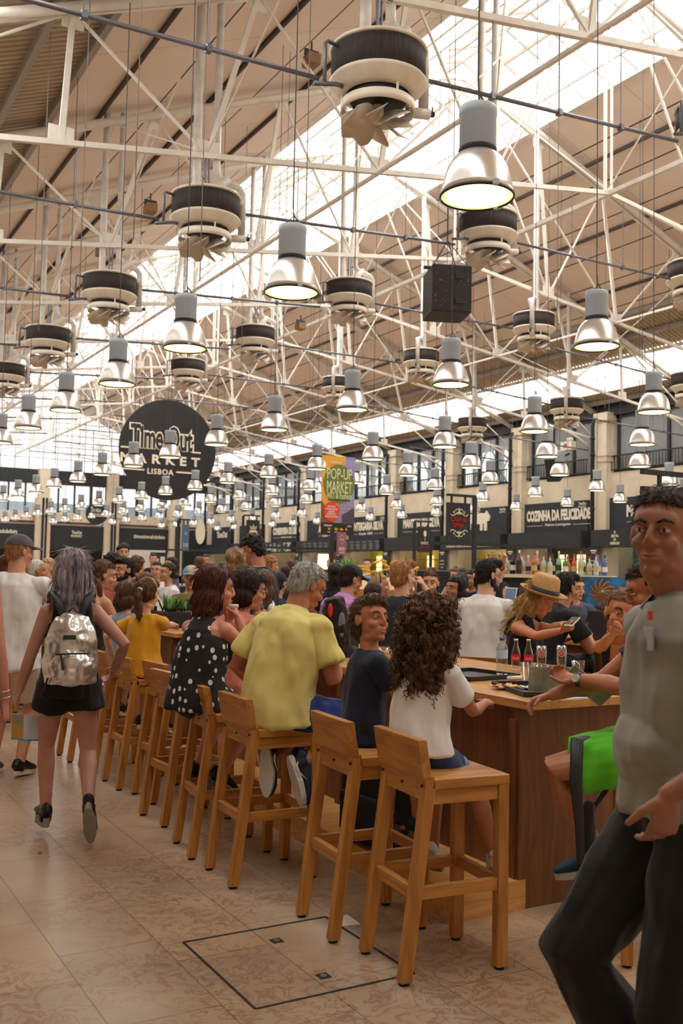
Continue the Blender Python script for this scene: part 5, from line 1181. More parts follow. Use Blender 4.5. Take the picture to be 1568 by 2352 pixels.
        if kind in ('tee', 'polo'):
            tp[-1] = nb+cu*.004; b.tube(tp, tr_, 20, side=lat)
            for nm, sg in (('L', -1), ('R', 1)):
                S, el, wr = sh[nm]; f_ = o.get('sleeve', .55); e = S.lerp(el, f_); q = (fat**.5)*s*(1 if sex == 'm' else .9); ax = (el-S).normalized()
                b.ell(S+cu*.002, (.068*q+g*.3, .066*q+g*.3, .062*q)); b.tube([S-ax*.02+cu*.0, S.lerp(e, .5), e-ax*.01, e], [.066*q, .064*q+g*.3, .064*q+g*.5, .064*q+g*.5], 14)
                b.tube([nb-cu*.035*s, S.lerp(nb, .45)+cu*.0*s, S+cu*.006*s], [.045*s, .048*s, .052*s], 10)
        else:
            k = -2 if kind != 'vest' else -1; tt = tp[:k] if k == -2 else tp
            if kind in ('tank', 'dress'):
                tt = tp[:-2]+[pts[-3].lerp(pts[-2], .55)]; rr = tr_[:-2]+[((rad[3][0]+rad[4][0])/2*.97+g*.4, rad[4][1]+g*.5)]
            elif kind == 'bandeau': tt = tp[:-2]; rr = tr_[:-2]
            else: tt = tp; rr = tr_[:-2]+[(tr_[-2][0]*.9, tr_[-2][1]), (tr_[-1][0]*.9, tr_[-1][1])]
            b.tube(tt, rr, 20, side=lat)
            if o.get('high'): b.tube([pts[-3], pts[-3].lerp(pts[-2], .8), nb-cu*.01], [(rad[4][0]*.95+g*.5, rad[4][1]+g+.006), (rad[4][0]*.74, rad[4][1]+g+.004), (nr*1.7, nr*1.75)], 18, side=lat)
            if kind in ('tank', 'dress') and not o.get('high'):
                fw_ = lat.cross(cu) if lat.cross(cu).y > 0 else -lat.cross(cu)
                for sg in (-1, 1):
                    for d_ in (-1, 1):
                        sx = o.get('strap', .095)
                        b.tube([pts[-3].lerp(pts[-2], .3)+lat*sg*(sx+.015)*s*w_+fw_*d_*(rad[4][1]*.9), pts[-2]+lat*sg*sx*s*w_+fw_*d_*(rad[4][1]*.82)+cu*.01, pts[-2].lerp(nb, .72)+lat*sg*(sx-.005)*s*w_+fw_*d_*.055*s+cu*.014*s, pts[-2].lerp(nb, .95)+lat*sg*(sx-.01)*s*w_+cu*.02*s], [(.026*s, .026*s)]*4, 8)
            if kind == 'vest':
                for nm, sg in (('L', -1), ('R', 1)): S = sh[nm][0]; b.tube([nb-cu*.02, S-lat*sg*.03*s+cu*.015*s], [.05*s, .05*s], 10)
        if sex == 'f' and H > 1.5:
            fw_ = lat.cross(cu); fw_ = fw_ if fw_.y > 0 else -fw_
            for sg in (-1, 1): b.ell(pts[-3]+lat*sg*.075*s+fw_*.1*s*fat, (.068*s, .062*s, .066*s))
        if kind == 'dress': 
            for nm in ('L', 'R'):
                Hj, k, a, tv = lg[nm]; e = Hj.lerp(k, .85); b.tube([Hj+Vector((0, 0, .03)), Hj.lerp(e, .5), e], [.11*s*fat, .105*s*fat, .1*s*fat], 14)
        if o.get('belly'): 
            fw_ = lat.cross(cu); fw_ = fw_ if fw_.y > 0 else -fw_; b.ell(pts[2]+fw_*.03, (.15*s*fat, .14*s*fat, .13*s))
        ob = sculpt('shirt' if kind in ('tee', 'polo') else 'vest' if kind == 'vest' else 'dress' if kind == 'dress' else 'tank_top', b, max(res, .007), m, t, 4 if res < .009 else 2, .5, disp=(o.get('wr', .007)*2.2, 8, .45))
        if kind == 'polo':
            Cc = MB(); fw_ = lat.cross(cu); fw_ = fw_ if fw_.y > 0 else -fw_; n_ = 20; r1 = []; r2 = []; r3 = []
            for i in range(n_):
                a = PI*.5+.22+(2*PI-.44)*i/(n_-1); c = lat*math.cos(a)*1.0+fw_*math.sin(a)*.92
                r1.append(nb+c*nr*1.35+cu*(-.005)); r2.append(nb+c*nr*1.3+cu*.03*s-fw_*.01); r3.append(nb+c*(nr*1.3+.028*s)+cu*(-.012)*s)
            vs = r1+r2+r3+[v+Vector((0, 0, .004)) for v in r3]; fs = [(i, i+1, n_+i+1, n_+i) for i in range(n_-1)]+[(n_+i, n_+i+1, 3*n_+i+1, 3*n_+i) for i in range(n_-1)]+[(3*n_+i, 3*n_+i+1, 2*n_+i+1, 2*n_+i) for i in range(n_-1)]
            co = obj('collar', MB().add(vs, fs), m, ob, True); so = co.modifiers.new('t', 'SOLIDIFY'); so.thickness = .003
    if bottom:
        kind, m = bottom[0], bottom[1]; o = bottom[2] if len(bottom) > 2 else {}; f_ = o.get('len', .6); g = o.get('loose', .014)*s
        b = MB(); b.tube([pts[0], P, P.lerp(pts[2], .55)], [(rad[0][0]+g*.6, rad[0][1]+g*.6), (rad[1][0]+.006, rad[1][1]+.006), (rad[2][0]*1.02+.004, rad[2][1]+.004)], 18, side=lat)
        for nm in ('L', 'R'):
            Hj, k, a, tv = lg[nm]; lf = fat**.6*s
            if kind == 'shorts':
                e = Hj.lerp(k, f_); ax = (k-Hj).normalized(); b.tube([Hj+Vector((0, 0, .02)), Hj.lerp(e, .3), e-ax*.01, e], [.095*lf+g*.5, .095*lf+g*.7, (.088-.02*f_)*lf+g*1.5, (.088-.02*f_)*lf+g*1.5], 14)
            else:
                e = k.lerp(a, f_); b.tube([Hj+Vector((0, 0, .01)), Hj.lerp(k, .5), k, k.lerp(e, .4), e], [.095*lf+g*.5, .08*lf+g, .06*lf+g, .062*lf+g, .05*lf+g], 14)
        sculpt('shorts' if kind == 'shorts' else 'trousers', b, max(res, .007), m, t, 3, .5, disp=(.014, 9, .6))
    if shoes:
        for nm in ('L', 'R'):
            Hj, k, a, tv = lg[nm]; shoe(t, a, tv, (k-a).normalized() if abs((k-a).normalized().dot(tv)) < .9 else Vector((0, 0, 1)), s, shoes, sole or paper, res, L=shoeL, thick=thick)
    t['_'] = 0; del t['_']
    return dict(t=t, Mh=Mh, hs=hs, pts=pts, nb=nb, sh=sh, lg=lg, P=P, s=s, lat=lat, cu=cu, hc=hc, Mi=Mi, rad=rad)
def hp_obj(name, mb, pr, m, smooth=True):      # something worn on the head, given in the head's own frame
    me = mb.mesh(name); me.transform(pr['Mh'] @ Matrix.Diagonal((pr['hs'],)*3+(1,))); return obj(name, me, m, pr['t'], smooth)
def dome(r, h, z0, c=(0, 0), n=20, M=None):
    return [(r*math.cos(a), z0+h*math.sin(a)) for a in [PI/2*i/8 for i in range(8)]]+[(.001, z0+h)]
def cap(pr, m, brim=True, z0=.05, back=False, logo=None):
    A = Matrix.Diagonal((.92, 1.12, 1)).to_3x3(); b = MB().lathe(dome(.094, .085, z0), 24, (0, -.012, 0), A)
    o = hp_obj('cap', b, pr, m)
    if brim:
        vs = []; n = 10
        for i in range(n+1):
            a = PI*(.12+.76*i/n); vs += [(.084*math.cos(a), -.012+.104*math.sin(a), z0+.004), (.078*math.cos(a), .06+.115*math.sin(a), z0-.004-.018*abs(math.cos(a)))]
        vs2 = [(a, b_, c-.005) for a, b_, c in vs]; N = len(vs)
        fs = [(2*i, 2*i+2, 2*i+3, 2*i+1) for i in range(n)]+[(N+2*i+1, N+2*i+3, N+2*i+2, N+2*i) for i in range(n)]+[(2*i+1, 2*i+3, N+2*i+3, N+2*i+1) for i in range(n)]
        br = hp_obj('cap_brim', MB().add(vs+vs2, fs), pr, m)
    return o
def glasses(pr, m):
    b = MB()
    for s in (-1, 1):
        b.tube([Vector((s*.032+.021*math.cos(a), .094, .002+.016*math.sin(a))) for a in [i*2*PI/14 for i in range(15)]], .0014, 5); b.tube([(s*.053, .092, .006), (s*.074, .06, .008), (s*.08, .0, .004)], .0014, 5)
    b.tube([(-.011, .096, .006), (.011, .096, .006)], .0014, 5); return hp_obj('glasses', b, pr, m)
def sunnies(pr):
    b = MB()
    for s in (-1, 1): b.ell((s*.034, .075, .1), (.026, .012, .018)); b.tube([(s*.056, .07, .1), (s*.085, .0, .07)], .002, 5)
    return hp_obj('sunglasses_on_hair', b, pr, black)
# ------------------------------------------------------------ who is there
def Wd(px, py, t): return ('w', at(px, py, t))
T1, T2, T3, T4 = (214, 160, 130), (196, 140, 108), (172, 116, 88), (226, 178, 152)
h_dark = hairm('hair_dark_brown', srgb(34, 24, 20), srgb(62, 42, 32)); h_brown = hairm('hair_brown', srgb(66, 44, 30), srgb(112, 78, 50)); h_blonde = hairm('hair_blonde', srgb(150, 112, 66), srgb(216, 178, 116))
h_red = hairm('hair_auburn', srgb(48, 20, 16), srgb(104, 50, 36)); h_silver = hairm('hair_silver_lilac', srgb(92, 80, 92), srgb(206, 194, 204)); h_grey = hairm('hair_grey', srgb(128, 124, 122), srgb(208, 202, 198)); h_ginger = hairm('hair_ginger', srgb(140, 92, 56), srgb(206, 152, 100)); h_white = hairm('hair_white', srgb(190, 184, 178), srgb(226, 222, 216))
h_curl = hairm('hair_curly_brown', srgb(30, 18, 12), srgb(120, 80, 48)); h_black = hairm('hair_black', srgb(18, 16, 18), srgb(44, 38, 38))
wht = cloth('white_cotton', srgb(232, 230, 232)); blk = cloth('black_cotton', srgb(22, 21, 24)); blkjean = cloth('black_denim', srgb(26, 26, 28)); navy = cloth('navy_cotton', srgb(24, 32, 56)); yel = cloth('yellow_pique', srgb(226, 212, 134), srgb(216, 200, 118)); mus = cloth('mustard_cotton', srgb(222, 164, 28), srgb(206, 146, 20))
jean = cloth('blue_denim', srgb(44, 66, 116), srgb(30, 48, 92)); bluep = cloth('blue_trousers', srgb(30, 60, 142), srgb(22, 46, 116)); lil = cloth('lilac_pique', srgb(196, 136, 198)); greyp = cloth('grey_pique', srgb(150, 148, 142), srgb(138, 136, 130)); green = cloth('lime_shorts', srgb(98, 200, 36), srgb(80, 178, 28)); beige = cloth('beige_twill', srgb(206, 186, 162)); greyb = cloth('slate_blue_cotton', srgb(84, 96, 120)); greys = cloth('grey_striped_jersey', srgb(140, 150, 168)); dgreen = cloth('dark_olive', srgb(52, 60, 50)); pinkc = cloth('salmon_cotton', srgb(206, 120, 100))
trainer = mat('navy_trainer', srgb(28, 34, 52), .6); blks = mat('black_shoe', srgb(18, 18, 20), .4); sole_w = mat('white_sole', srgb(206, 204, 202), .6); sole_g = mat('grey_sole', srgb(96, 90, 84), .8); wshoe = mat('white_shoe', srgb(206, 200, 198), .6)
# polka dots
pd = bpy.data.materials.new('black_polka_dot'); pd.use_nodes = True; nt = pd.node_tree; b = nt.nodes['Principled BSDF']; b.inputs['Roughness'].default_value = .8
tc = nt.nodes.new('ShaderNodeTexCoord'); mp = nt.nodes.new('ShaderNodeMapping'); mp.inputs['Scale'].default_value = (1, 1, .8); nt.links.new(tc.outputs['Object'], mp.inputs[0])
vo = nt.nodes.new('ShaderNodeTexVoronoi'); vo.inputs['Scale'].default_value = 21; vo.inputs['Randomness'].default_value = .55; nt.links.new(mp.outputs[0], vo.inputs['Vector'])
lt = nt.nodes.new('ShaderNodeMath'); lt.operation = 'LESS_THAN'; lt.inputs[1].default_value = .27; nt.links.new(vo.outputs['Distance'], lt.inputs[0])
mx = nt.nodes.new('ShaderNodeMix'); mx.data_type = 'RGBA'; mx.inputs['A'].default_value = (.008, .008, .01, 1); mx.inputs['B'].default_value = (.75, .75, .78, 1); nt.links.new(lt.outputs[0], mx.inputs['Factor']); nt.links.new(mx.outputs['Result'], b.inputs['Base Color'])

# 1 girl with dark curly hair, nearest stool
a = person('person', 'girl with long dark curly hair, white t-shirt and denim shorts on the nearest stool', (995, 1440, 4.36), 68, H=1.36, hip='sit', lean=11, head=(2, 8, 0), hs=.95, fat=1.0, sk=(178, 118, 88), sex='f',
    top=('tee', wht, dict(loose=.026, drop=.02, sleeve=.62, wr=.01)), bottom=('shorts', jean, dict(len=.5, loose=.018)), hair=('curly', h_curl), shoes=wshoe, sole=sole_g, res=.006, detail=False, slouch=.9,
    handR=(.12, .34, 1.02), handL=(-.1, .36, 1.02), poleR=(.6, -.5, -1), poleL=(-.6, -.5, -1), footR=(.2, .30, .345), footL=(-.06, .2, .34), toeR=(-.45, .55, -.55), toeL=(-.2, 1, -.4), shoeL=.2, thick=.03)
cuf = MB()
for nm in ('L', 'R'):
    Hj, k, an, tv = a['lg'][nm]; ax = (k-Hj).normalized(); e = Hj.lerp(k, .47)
    cuf.lathe([(.079, -.02), (.083, 0), (.079, .02)], 20, e, frame((0, 0, 0), ax.orthogonal(), ax.cross(ax.orthogonal())).to_3x3())
obj('rolled_cuff', cuf, cloth('pale_denim_cuff', srgb(110, 140, 184)), a['t'], True)
# 2 boy
a = person('person', 'smiling boy with short brown hair in a navy t-shirt turning towards the girl', (850, 1425, 4.8), 84, H=1.28, hip='sit', lean=6, twist=18, head=(84, -12, -6), hs=.97, sk=(198, 132, 98), top=('tee', navy, dict(loose=.016, drop=.1)), bottom=('shorts', blk, dict(len=.7)),
    hair=('boyish', h_brown), shoes=trainer, sole=sole_g, res=.005, smile=True, handR=(.16, .26, .93), handL=(-.18, .36, 1.0), footR=(.05, .3, .36), footL=(-.15, .28, .36), shoeL=.2, brow=h_brown)
# 3 man in the yellow polo
a = person('person', 'grey-haired man in a pale yellow polo shirt bending over his plate', (706, 1347, 5.5), 62, H=1.78, hip='sit', lean=19, head=(26, 26, 0), hs=1.06, fat=1.12, sk=(186, 122, 94), top=('polo', yel, dict(loose=.022, drop=.12, sleeve=.66, wr=.012)), bottom=('trousers', bluep, dict(len=.35, loose=.02)),
    hair=('short', h_grey), shoes=trainer, sole=sole_w, res=.006, brow=h_grey, slouch=1., handR=Wd(768, 1512, 5.5), poleR=(.5, -.3, -1), handL=(-.16, .18, .93), poleL=(-1, -.5, -.1), palmR=(0, 0, -1), footR=(.16, -.0, .60), footL=(-.02, -.04, .63), toeR=(.3, .1, -1), toeL=(.05, .0, -1), kneeR=(.5, 1, .0), kneeL=(-.3, 1, .0), curl=(.6, .6))
# swoosh marks on his trainers
for nm in ('L', 'R'):
    Hj, k, an, tv = a['lg'][nm]; up_ = (k-an); up_ = (up_-tv*up_.dot(tv)).normalized(); sd = tv.cross(up_)
    for sg in (-1, 1):
        o_ = an-up_*.05+sd*sg*.046+tv*.03; m = MB(); m.tube([o_+tv*.06+up_*.028, o_-tv*.0-up_*.012, o_-tv*.03-up_*.012, o_-tv*.045+up_*.004], [.001, .005, .007, .002], 6); obj('shoe_swoosh', m, letter, a['t'], True)
# 4 polka-dot woman
a = person('person', 'auburn-haired woman in a black polka-dot dress biting into a wrap', (495, 1352, 5.9), 66, H=1.66, hip='sit', lean=13, head=(32, 4, 0), hs=1.12, sex='f', fat=1.12, sk=(216, 152, 128), top=('dress', pd, dict(loose=.02, high=True, wr=.008)), hair=('bob', h_red), shoes=blks, sole=sole_g, res=.006, brow=h_dark,
    lips=mat('lips_red', srgb(190, 50, 50), .3), handR=Wd(546, 1418, 5.95), handL=Wd(523, 1425, 6.1), poleR=(.4, -.1, -1), poleL=(-.5, 0, -1), palmR=(-.7, -.4, .3), palmL=(.7, -.4, .3), curl=(1.0, 1.0), footR=(.08, .1, .4), footL=(-.12, .12, .4), toeR=(.1, 1, -.5), toeL=(-.1, 1, -.5), slouch=.8)
wr_ = thing('food_wrap', 'small wrap in white paper held at the red-haired woman\'s mouth', 'food', at(534, 1391, 5.88)); obj('paper_roll', MB().cyl(RT*-.03, RT*.035+UPV*-.004, .011), paper, wr_, True); obj('filling', MB().ell(RT*-.032-UPV*.012, (.012, .012, .01)), pizza, wr_, True)
# 5 woman with glasses
a = person('person', 'older woman with short dark hair, glasses and salmon top beside the polka-dot dress', (572, 1355, 6.55), 72, H=1.62, hip='sit', lean=18, head=(22, 10, 0), hs=1.12, sex='f', fat=1.15, sk=(206, 146, 124), top=('tee', pinkc, dict(loose=.02)), bottom=('trousers', blk, dict(len=.9)), hair=('shortbob', h_dark), shoes=blks, res=.007, brow=h_brown, handR=(.14, .4, 1.05), handL=(-.14, .42, 1.05))
glasses(a, steel)
# 6 silver-haired woman walking away
a = person('person', 'woman with shoulder-length silver-lilac hair and black shorts walking away with a backpack', (167, 1312, 5.98), 13, H=1.67, hip=(0, 0, .945), lean=1, head=(0, 2, 0), hs=1.07, sex='f', fat=1.0, sk=(196, 146, 128), top=('tank', blk, dict(loose=.012, strap=.105, drop=.1, wr=.005)), bottom=('shorts', blk, dict(len=.36, loose=.03)),
    hair=('longbob', h_silver), shoes=blks, sole=mat('platform_sole', srgb(150, 142, 134), .8), thick=.045, res=.006, detail=False, handL=(-.33, .06, .70), handR=(.27, .12, .97), poleR=(.9, -1, .2), poleL=(-.3, -1, 0), footL=(-.105, .02, .135), footR=(.125, -.30, .235), toeL=(-.18, 1, -.02), toeR=(.12, .42, -.9), kneeR=(.1, 1, .0), curl=(.7, .5))
bp = thing('backpack', 'silver metallic backpack with black straps and zips on the walking woman', 'backpack', a['t'].location.copy(), a['t'].rotation_euler.z)
silv = mat('silver_foil_fabric', (.78, .78, .8), .3, .85, bump=.55, bscale=14)
zc = 1.14; b = MB(); b.ell((0, -.225, zc), (.15, .095, .2)); b.tube([(0, -.225, zc-.21), (0, -.225, zc-.1), (0, -.22, zc+.06), (0, -.205, zc+.17)], [(.145, .085), (.155, .09), (.14, .08), (.09, .05)], 20, side=(1, 0, 0))
sculpt('pack_body', b, .009, silv, bp, 3, disp=(.008, 18, .8)); b = MB(); b.ell((0, -.30, zc-.11), (.12, .055, .1)); b.ell((0, -.3, zc-.15), (.115, .05, .07)); sculpt('front_pocket', b, .008, silv, bp, 2, disp=(.008, 16, 1))
obj('pocket_zip', MB().tube([(-.09, -.342, zc-.035), (0, -.358, zc-.03), (.095, -.338, zc-.03)], .005, 6), black, bp, True); obj('zip_pull', MB().tube([(-.06, -.362, zc-.035), (-.045, -.367, zc-.12)], .006, 6), black, bp)
obj('zip_pull', MB().tube([(-.125, -.29, zc-.17), (-.145, -.275, zc-.25)], .006, 6), black, bp); obj('maker_patch', MB().box((-.015, -.322, zc+.06), (.07, .008, .024)), black, bp)
for sg in (-1, 1): obj('shoulder_strap', MB().tube([(sg*.05, -.165, zc+.17), (sg*.085, -.135, zc+.27), (sg*.115, -.05, 1.452), (sg*.12, .06, 1.43), (sg*.12, .12, 1.3)], [(.023, .006)]*5, 8, side=(1, 0, 0)), black, bp, True)
obj('top_loop', MB().tube([(-.03, -.2, zc+.19), (0, -.21, zc+.225), (.03, -.2, zc+.19)], .007, 6), black, bp, True)
fl = thing('flyer', 'folded colour flyer in the silver-haired woman\'s left hand', 'flyer', at(56, 1668, 5.95), math.radians(-22))
obj('white_page', MB().box((.045, 0, -.01), (.098, .003, .15), Matrix.Rotation(.1, 3, 'Z')), mat('pale_blue_page', srgb(206, 216, 236), .6), fl); obj('picture_page', MB().box((-.04, .012, -.005), (.085, .003, .15), Matrix.Rotation(-.4, 3, 'Z')), mat('flyer_picture', srgb(150, 160, 150), .6, col2=srgb(206, 150, 60), nscale=16), fl)
obj('blue_edge', MB().box((.045, -.002, -.083), (.098, .003, .01), Matrix.Rotation(.1, 3, 'Z')).box((-.04, .01, -.078), (.085, .003, .01), Matrix.Rotation(-.4, 3, 'Z')), mat('cyan_band', srgb(80, 170, 220), .6), fl)
# 7 man with the grey cap
a = person('person', 'man in a grey cap, plain white t-shirt and beige shorts standing at the left', (46, 1268, 7.7), 34, H=1.82, lean=6, head=(38, 4, 0), hs=1.05, fat=1.06, sk=T1, top=('tee', wht, dict(loose=.03, drop=.16, sleeve=.75, wr=.012)), bottom=('shorts', beige, dict(len=.85, loose=.03)), hair=('short', h_ginger), shoes=blks, res=.007, handR=Wd(150, 1372, 8.1), poleR=(.8, -.4, -.6), handL=(-.25, .3, 1.0), brow=h_ginger)
cap(a, cloth('charcoal_cap', srgb(92, 88, 98)))
# 8 arm at the left edge
a = person('person', 'person cut off by the left edge, only a bare arm with two thin bangles showing', (-92, 1235, 5.1), 20, H=1.7, lean=0, sex='f', sk=(196, 136, 118), top=('tank', blk), bottom=('shorts', blk, dict(len=.5)), hair=('long', h_brown), shoes=blks, res=.008, detail=False, handR=(.26, .02, .845), curl=(.5, .9), poleR=(.3, -1, 0))
el, wr = a['sh']['R'][1:]; m = MB()
for f_ in (.78, .9): m.lathe([(.034, -.003), (.037, 0), (.034, .003)], 18, el.lerp(wr, f_), frame((0, 0, 0), (wr-el).orthogonal(), (wr-el).cross((wr-el).orthogonal())).to_3x3())
for k, f_ in enumerate((.78, .9)):
    obj('bangle', MB().lathe([(.033, -.003), (.037, 0), (.033, .003), (.033, -.003)], 18, el.lerp(wr, f_), frame((0, 0, 0), (wr-el).orthogonal(), (wr-el).cross((wr-el).orthogonal())).to_3x3()), steel, a['t'], True)
# 9-11 children and the plaited woman
a = person('person', 'bare-shouldered woman with a dark side plait sitting right behind the walking woman', (238, 1322, 8.75), 72, H=1.68, hip='sit', lean=10, head=(22, 8, 0), hs=1.1, sex='f', sk=T1, top=('bandeau', blk), bottom=('trousers', dgreen), hair=('lowbun', h_brown), shoes=blks, res=.009, handR=(.1, .4, 1.03), handL=(-.1, .42, 1.03))
hp_obj('side_plait', MB().tube([(.07, -.05, -.03), (.085, -.04, -.09), (.08, -.02, -.15), (.075, .0, -.21)], [.02, .022, .02, .01], 8), a, h_brown)
a = person('person', 'small boy in a grey striped vest holding chopsticks next to the yellow-topped girl', (292, 1368, 8.2), 48, H=1.16, hip='sit', lean=8, head=(4, 4, 0), hs=.98, sk=T4, top=('vest', greys), bottom=('shorts', dgreen, dict(len=.8)), hair=('shortbob', h_brown), shoes=blks, res=.008, detail=False, handL=(-.16, .3, 1.12), handR=(.12, .3, 1.0))
ch = thing('chopsticks', 'pair of pale chopsticks held upright by the boy in the striped vest', 'chopsticks', at(268, 1382, 8.4)); obj('chopstick', MB().cyl((0, 0, -.04), (-.02, 0, .09), .0035, seg=6), paper, ch); obj('chopstick', MB().cyl((.012, 0, -.04), (-.004, 0, .088), .0035, seg=6), paper, ch)
a = person('person', 'girl with a ponytail in a mustard yellow blouse and dark skirt, back to us', (339, 1366, 7.5), 40, H=1.28, hip='sit', lean=4, head=(10, 6, 0), hs=1.0, sex='f', sk=T4, top=('tee', mus, dict(loose=.025, drop=.06, sleeve=.4)), bottom=('shorts', cloth('dark_patterned_skirt', srgb(44, 44, 52), srgb(90, 88, 96)), dict(len=.8, loose=.03)), hair=('ponytail', h_brown), shoes=blks, res=.007, detail=False,
    handR=Wd(404, 1436, 7.9), handL=(-.3, .12, .92), poleR=(1, -.2, -.4), poleL=(-1, -.3, -.2), palmR=(0, 0, -1))
hp_obj('plait_band', MB().tube([(-.05, -.07, .085), (0, -.045, .122), (.05, -.03, .115), (.082, -.02, .06)], .012, 8), a, h_blonde)
# ---- across and beyond the near table
NOSTOOL = ('ginger-haired', 'plain white', 'straw hat')
def seat_for(a, label, face):
    if any(k in label for k in NOSTOOL): return
    l = a['t'].location; w_ = label.replace(',', '').split()[:10]
    while w_[-1] in ('the', 'a', 'of', 'and', 'in', 'with', 'to', 'at', 'by', 'between', 'behind', 'facing', 'left'): w_.pop()
    stool(l.x, l.y-.0, math.radians(90-face), 'pine bar stool under the '+' '.join(w_), 'pine bar stools in the crowd')
def mid(label, hp, face, **k):
    d = dict(res=.011, detail=True, hip='sit', lean=10, sk=T1); d.update(k); a_ = person('person', label, hp, face, **d)
    if d['hip'] == 'sit': seat_for(a_, label, face)
    return a_
a = mid('bearded man in black with sunglasses pushed up into black hair', (287, 1310, 11.2), 262, H=1.78, top=('tee', blk), bottom=('trousers', blk), hair=('quiff', h_black), beard=h_black, brow=h_black, res=.009, hs=1.12, handR=(.15, .3, 1.05)); sunnies(a)
a = mid('woman with a patterned hairband looking down, beside the bearded man', (333, 1343, 10.9), 282, H=1.6, sex='f', head=(0, 26, 0), sk=T2, top=('tee', wht), bottom=('trousers', blk), hair=('lowbun', h_brown), hs=1.08)
hp_obj('patterned_hairband', MB().tube([Vector((.09*math.cos(q), .03+.02*math.sin(q), .05+.088*math.sin(q))) for q in [PI*i/12 for i in range(13)]], [(.005, .018)]*13, 8, side=(0, 1, 0)), a, mat('lilac_floral', srgb(170, 150, 180), .7, col2=srgb(70, 50, 66), nscale=60))
a = mid('man in a patchwork flat cap and dark waistcoat staring towards the camera', (438, 1328, 11.6), 205, H=1.74, hip=(0, 0, .87), lean=3, top=('tee', cloth('olive_shirt', srgb(120, 112, 70))), bottom=('trousers', blk), hair=('short', h_grey), hs=1.15, brow=h_grey, sk=T1, handL=(-.22, .3, 1.25))
cap(a, mat('patchwork_cap', srgb(190, 170, 150), .8, col2=srgb(110, 150, 170), nscale=9, contrast=(.48, .52)))
obj('waistcoat', MB().tube([a['pts'][1], a['pts'][3], a['pts'][4]+Vector((0, 0, .02))], [(.185, .14), (.185, .145), (.15, .12)], 16), blk, a['t'], True)
a = mid('person in white holding a napkin up to the face, left of the flat-capped man', (384, 1315, 12.5), 268, H=1.7, top=('tee', wht), bottom=('trousers', blk), sex='f', hair=('lowbun', h_dark), handR=(.1, .28, 1.4), hs=1.05)
mid('woman with wavy dark-blonde hair in the gap behind the polka-dot woman', (546, 1292, 8.6), 40, H=1.72, hip=(0, 0, .93), lean=3, sex='f', top=('tee', greyb), bottom=('trousers', blk), hair=('wavy', hairm('hair_dark_blonde', srgb(92, 66, 42), srgb(176, 140, 96))), hs=.98, detail=False, res=.01)
a = mid('tall man with dark curly hair looking down, highest head left of centre', (579, 1264, 9.7), 325, H=1.9, hip=(0, 0, 1.0), lean=6, head=(-10, 24, 0), sk=T2, top=('tee', blk), bottom=('trousers', blk), hair=('curlyshort', h_black), hs=1.1, res=.01)
mid('woman with straight brown hair and white top left of the grey-haired man', (607, 1343, 8.9), 32, H=1.64, lean=8, sex='f', top=('tank', wht), bottom=('trousers', blk), hair=('long', h_brown), hs=1.08, detail=False)
a = mid('person in a navy cap and navy top just left of the grey-haired man', (640, 1342, 10.4), 60, H=1.6, lean=16, top=('tee', navy), bottom=('trousers', blk), hair=('short', h_dark), detail=False); cap(a, navy)
mid('fair-haired person in dark clothes far behind the brown-haired woman', (622, 1300, 12.5), 100, H=1.74, hip=(0, 0, .93), top=('tee', dgreen), bottom=('trousers', blk), hair=('curlyshort', h_ginger), hs=.95, detail=False)
a = mid('man in a lilac polo shirt and black cap right of the grey-haired man', (806, 1332, 9.3), 70, H=1.76, lean=20, head=(22, 12, 0), fat=1.12, top=('polo', lil, dict(loose=.02, sleeve=.6)), bottom=('trousers', blk), hair=('short', h_dark), hs=1.12, res=.008, handR=(.2, .4, 1.05)); cap(a, cloth('black_cap_cloth', srgb(20, 20, 24)))
jk = thing('jacket_bundle', 'black jacket and bag with red and white badges on a chair beside the grey-haired man', 'jacket', at(765, 1440, 7.0)); jk.location.z = .0
zz = at(765, 1440, 7.0).z; b = MB(); b.tube([(0, 0, zz+.2), (.02, 0, zz), (.04, .02, zz-.18)], [(.07, .06), (.1, .09), (.12, .09)], 12); b.ell((.1, 0, zz-.2), (.12, .08, .07)); sculpt('jacket_cloth', b, .01, blk, jk, 3, disp=(.02, 12, 1)); obj('red_badge', MB().ell((-.06, -.06, zz+.12), (.02, .01, .05)), redm, jk, True); obj('grey_panel', MB().ell((.02, -.085, zz+.02), (.03, .01, .09)), mat('grey_mesh', srgb(110, 112, 124), .7), jk, True)
obj('chair_post', MB().bb((.02, .02, 0), (.06, .06, zz-.2)).bb((-.2, .02, 0), (-.16, .06, zz-.2)).bb((-.2, .02, zz-.3), (.06, .06, zz-.2)), wz, jk)
a = mid('broad ginger-haired man in a black t-shirt, back to us in the centre', (926, 1325, 8.4), 58, H=1.84, lean=9, head=(26, -2, 0), fat=1.16, sk=T4, top=('tee', cloth('faded_black_cotton', srgb(30, 32, 42)), dict(loose=.03, sleeve=.6)), bottom=('trousers', blk), hair=('quiff', h_ginger), hs=1.12, res=.008, handR=Wd(972, 1345, 8.6), poleR=(.6, -.2, -1), curl=(.6, .9), brow=h_ginger)
a = mid('dark-haired woman facing us with both hands at her mouth, beside the ginger man', (988, 1340, 10.2), 222, H=1.7, sex='f', top=('tee', blk), bottom=('trousers', blk), hair=('bun', h_brown), hs=1.08, res=.009, handR=(.04, .2, 1.42), handL=(-.04, .2, 1.4), poleR=(1, 0, -1), poleL=(-1, 0, -1), curl=(.9, .9))
mid('woman in profile with a drink at her lips above the curly hair', (1046, 1352, 9.4), 268, H=1.62, sex='f', sk=T2, top=('tee', blk), bottom=('trousers', blk), hair=('long', h_black), hs=1.0, handR=(.04, .22, 1.38), res=.01)
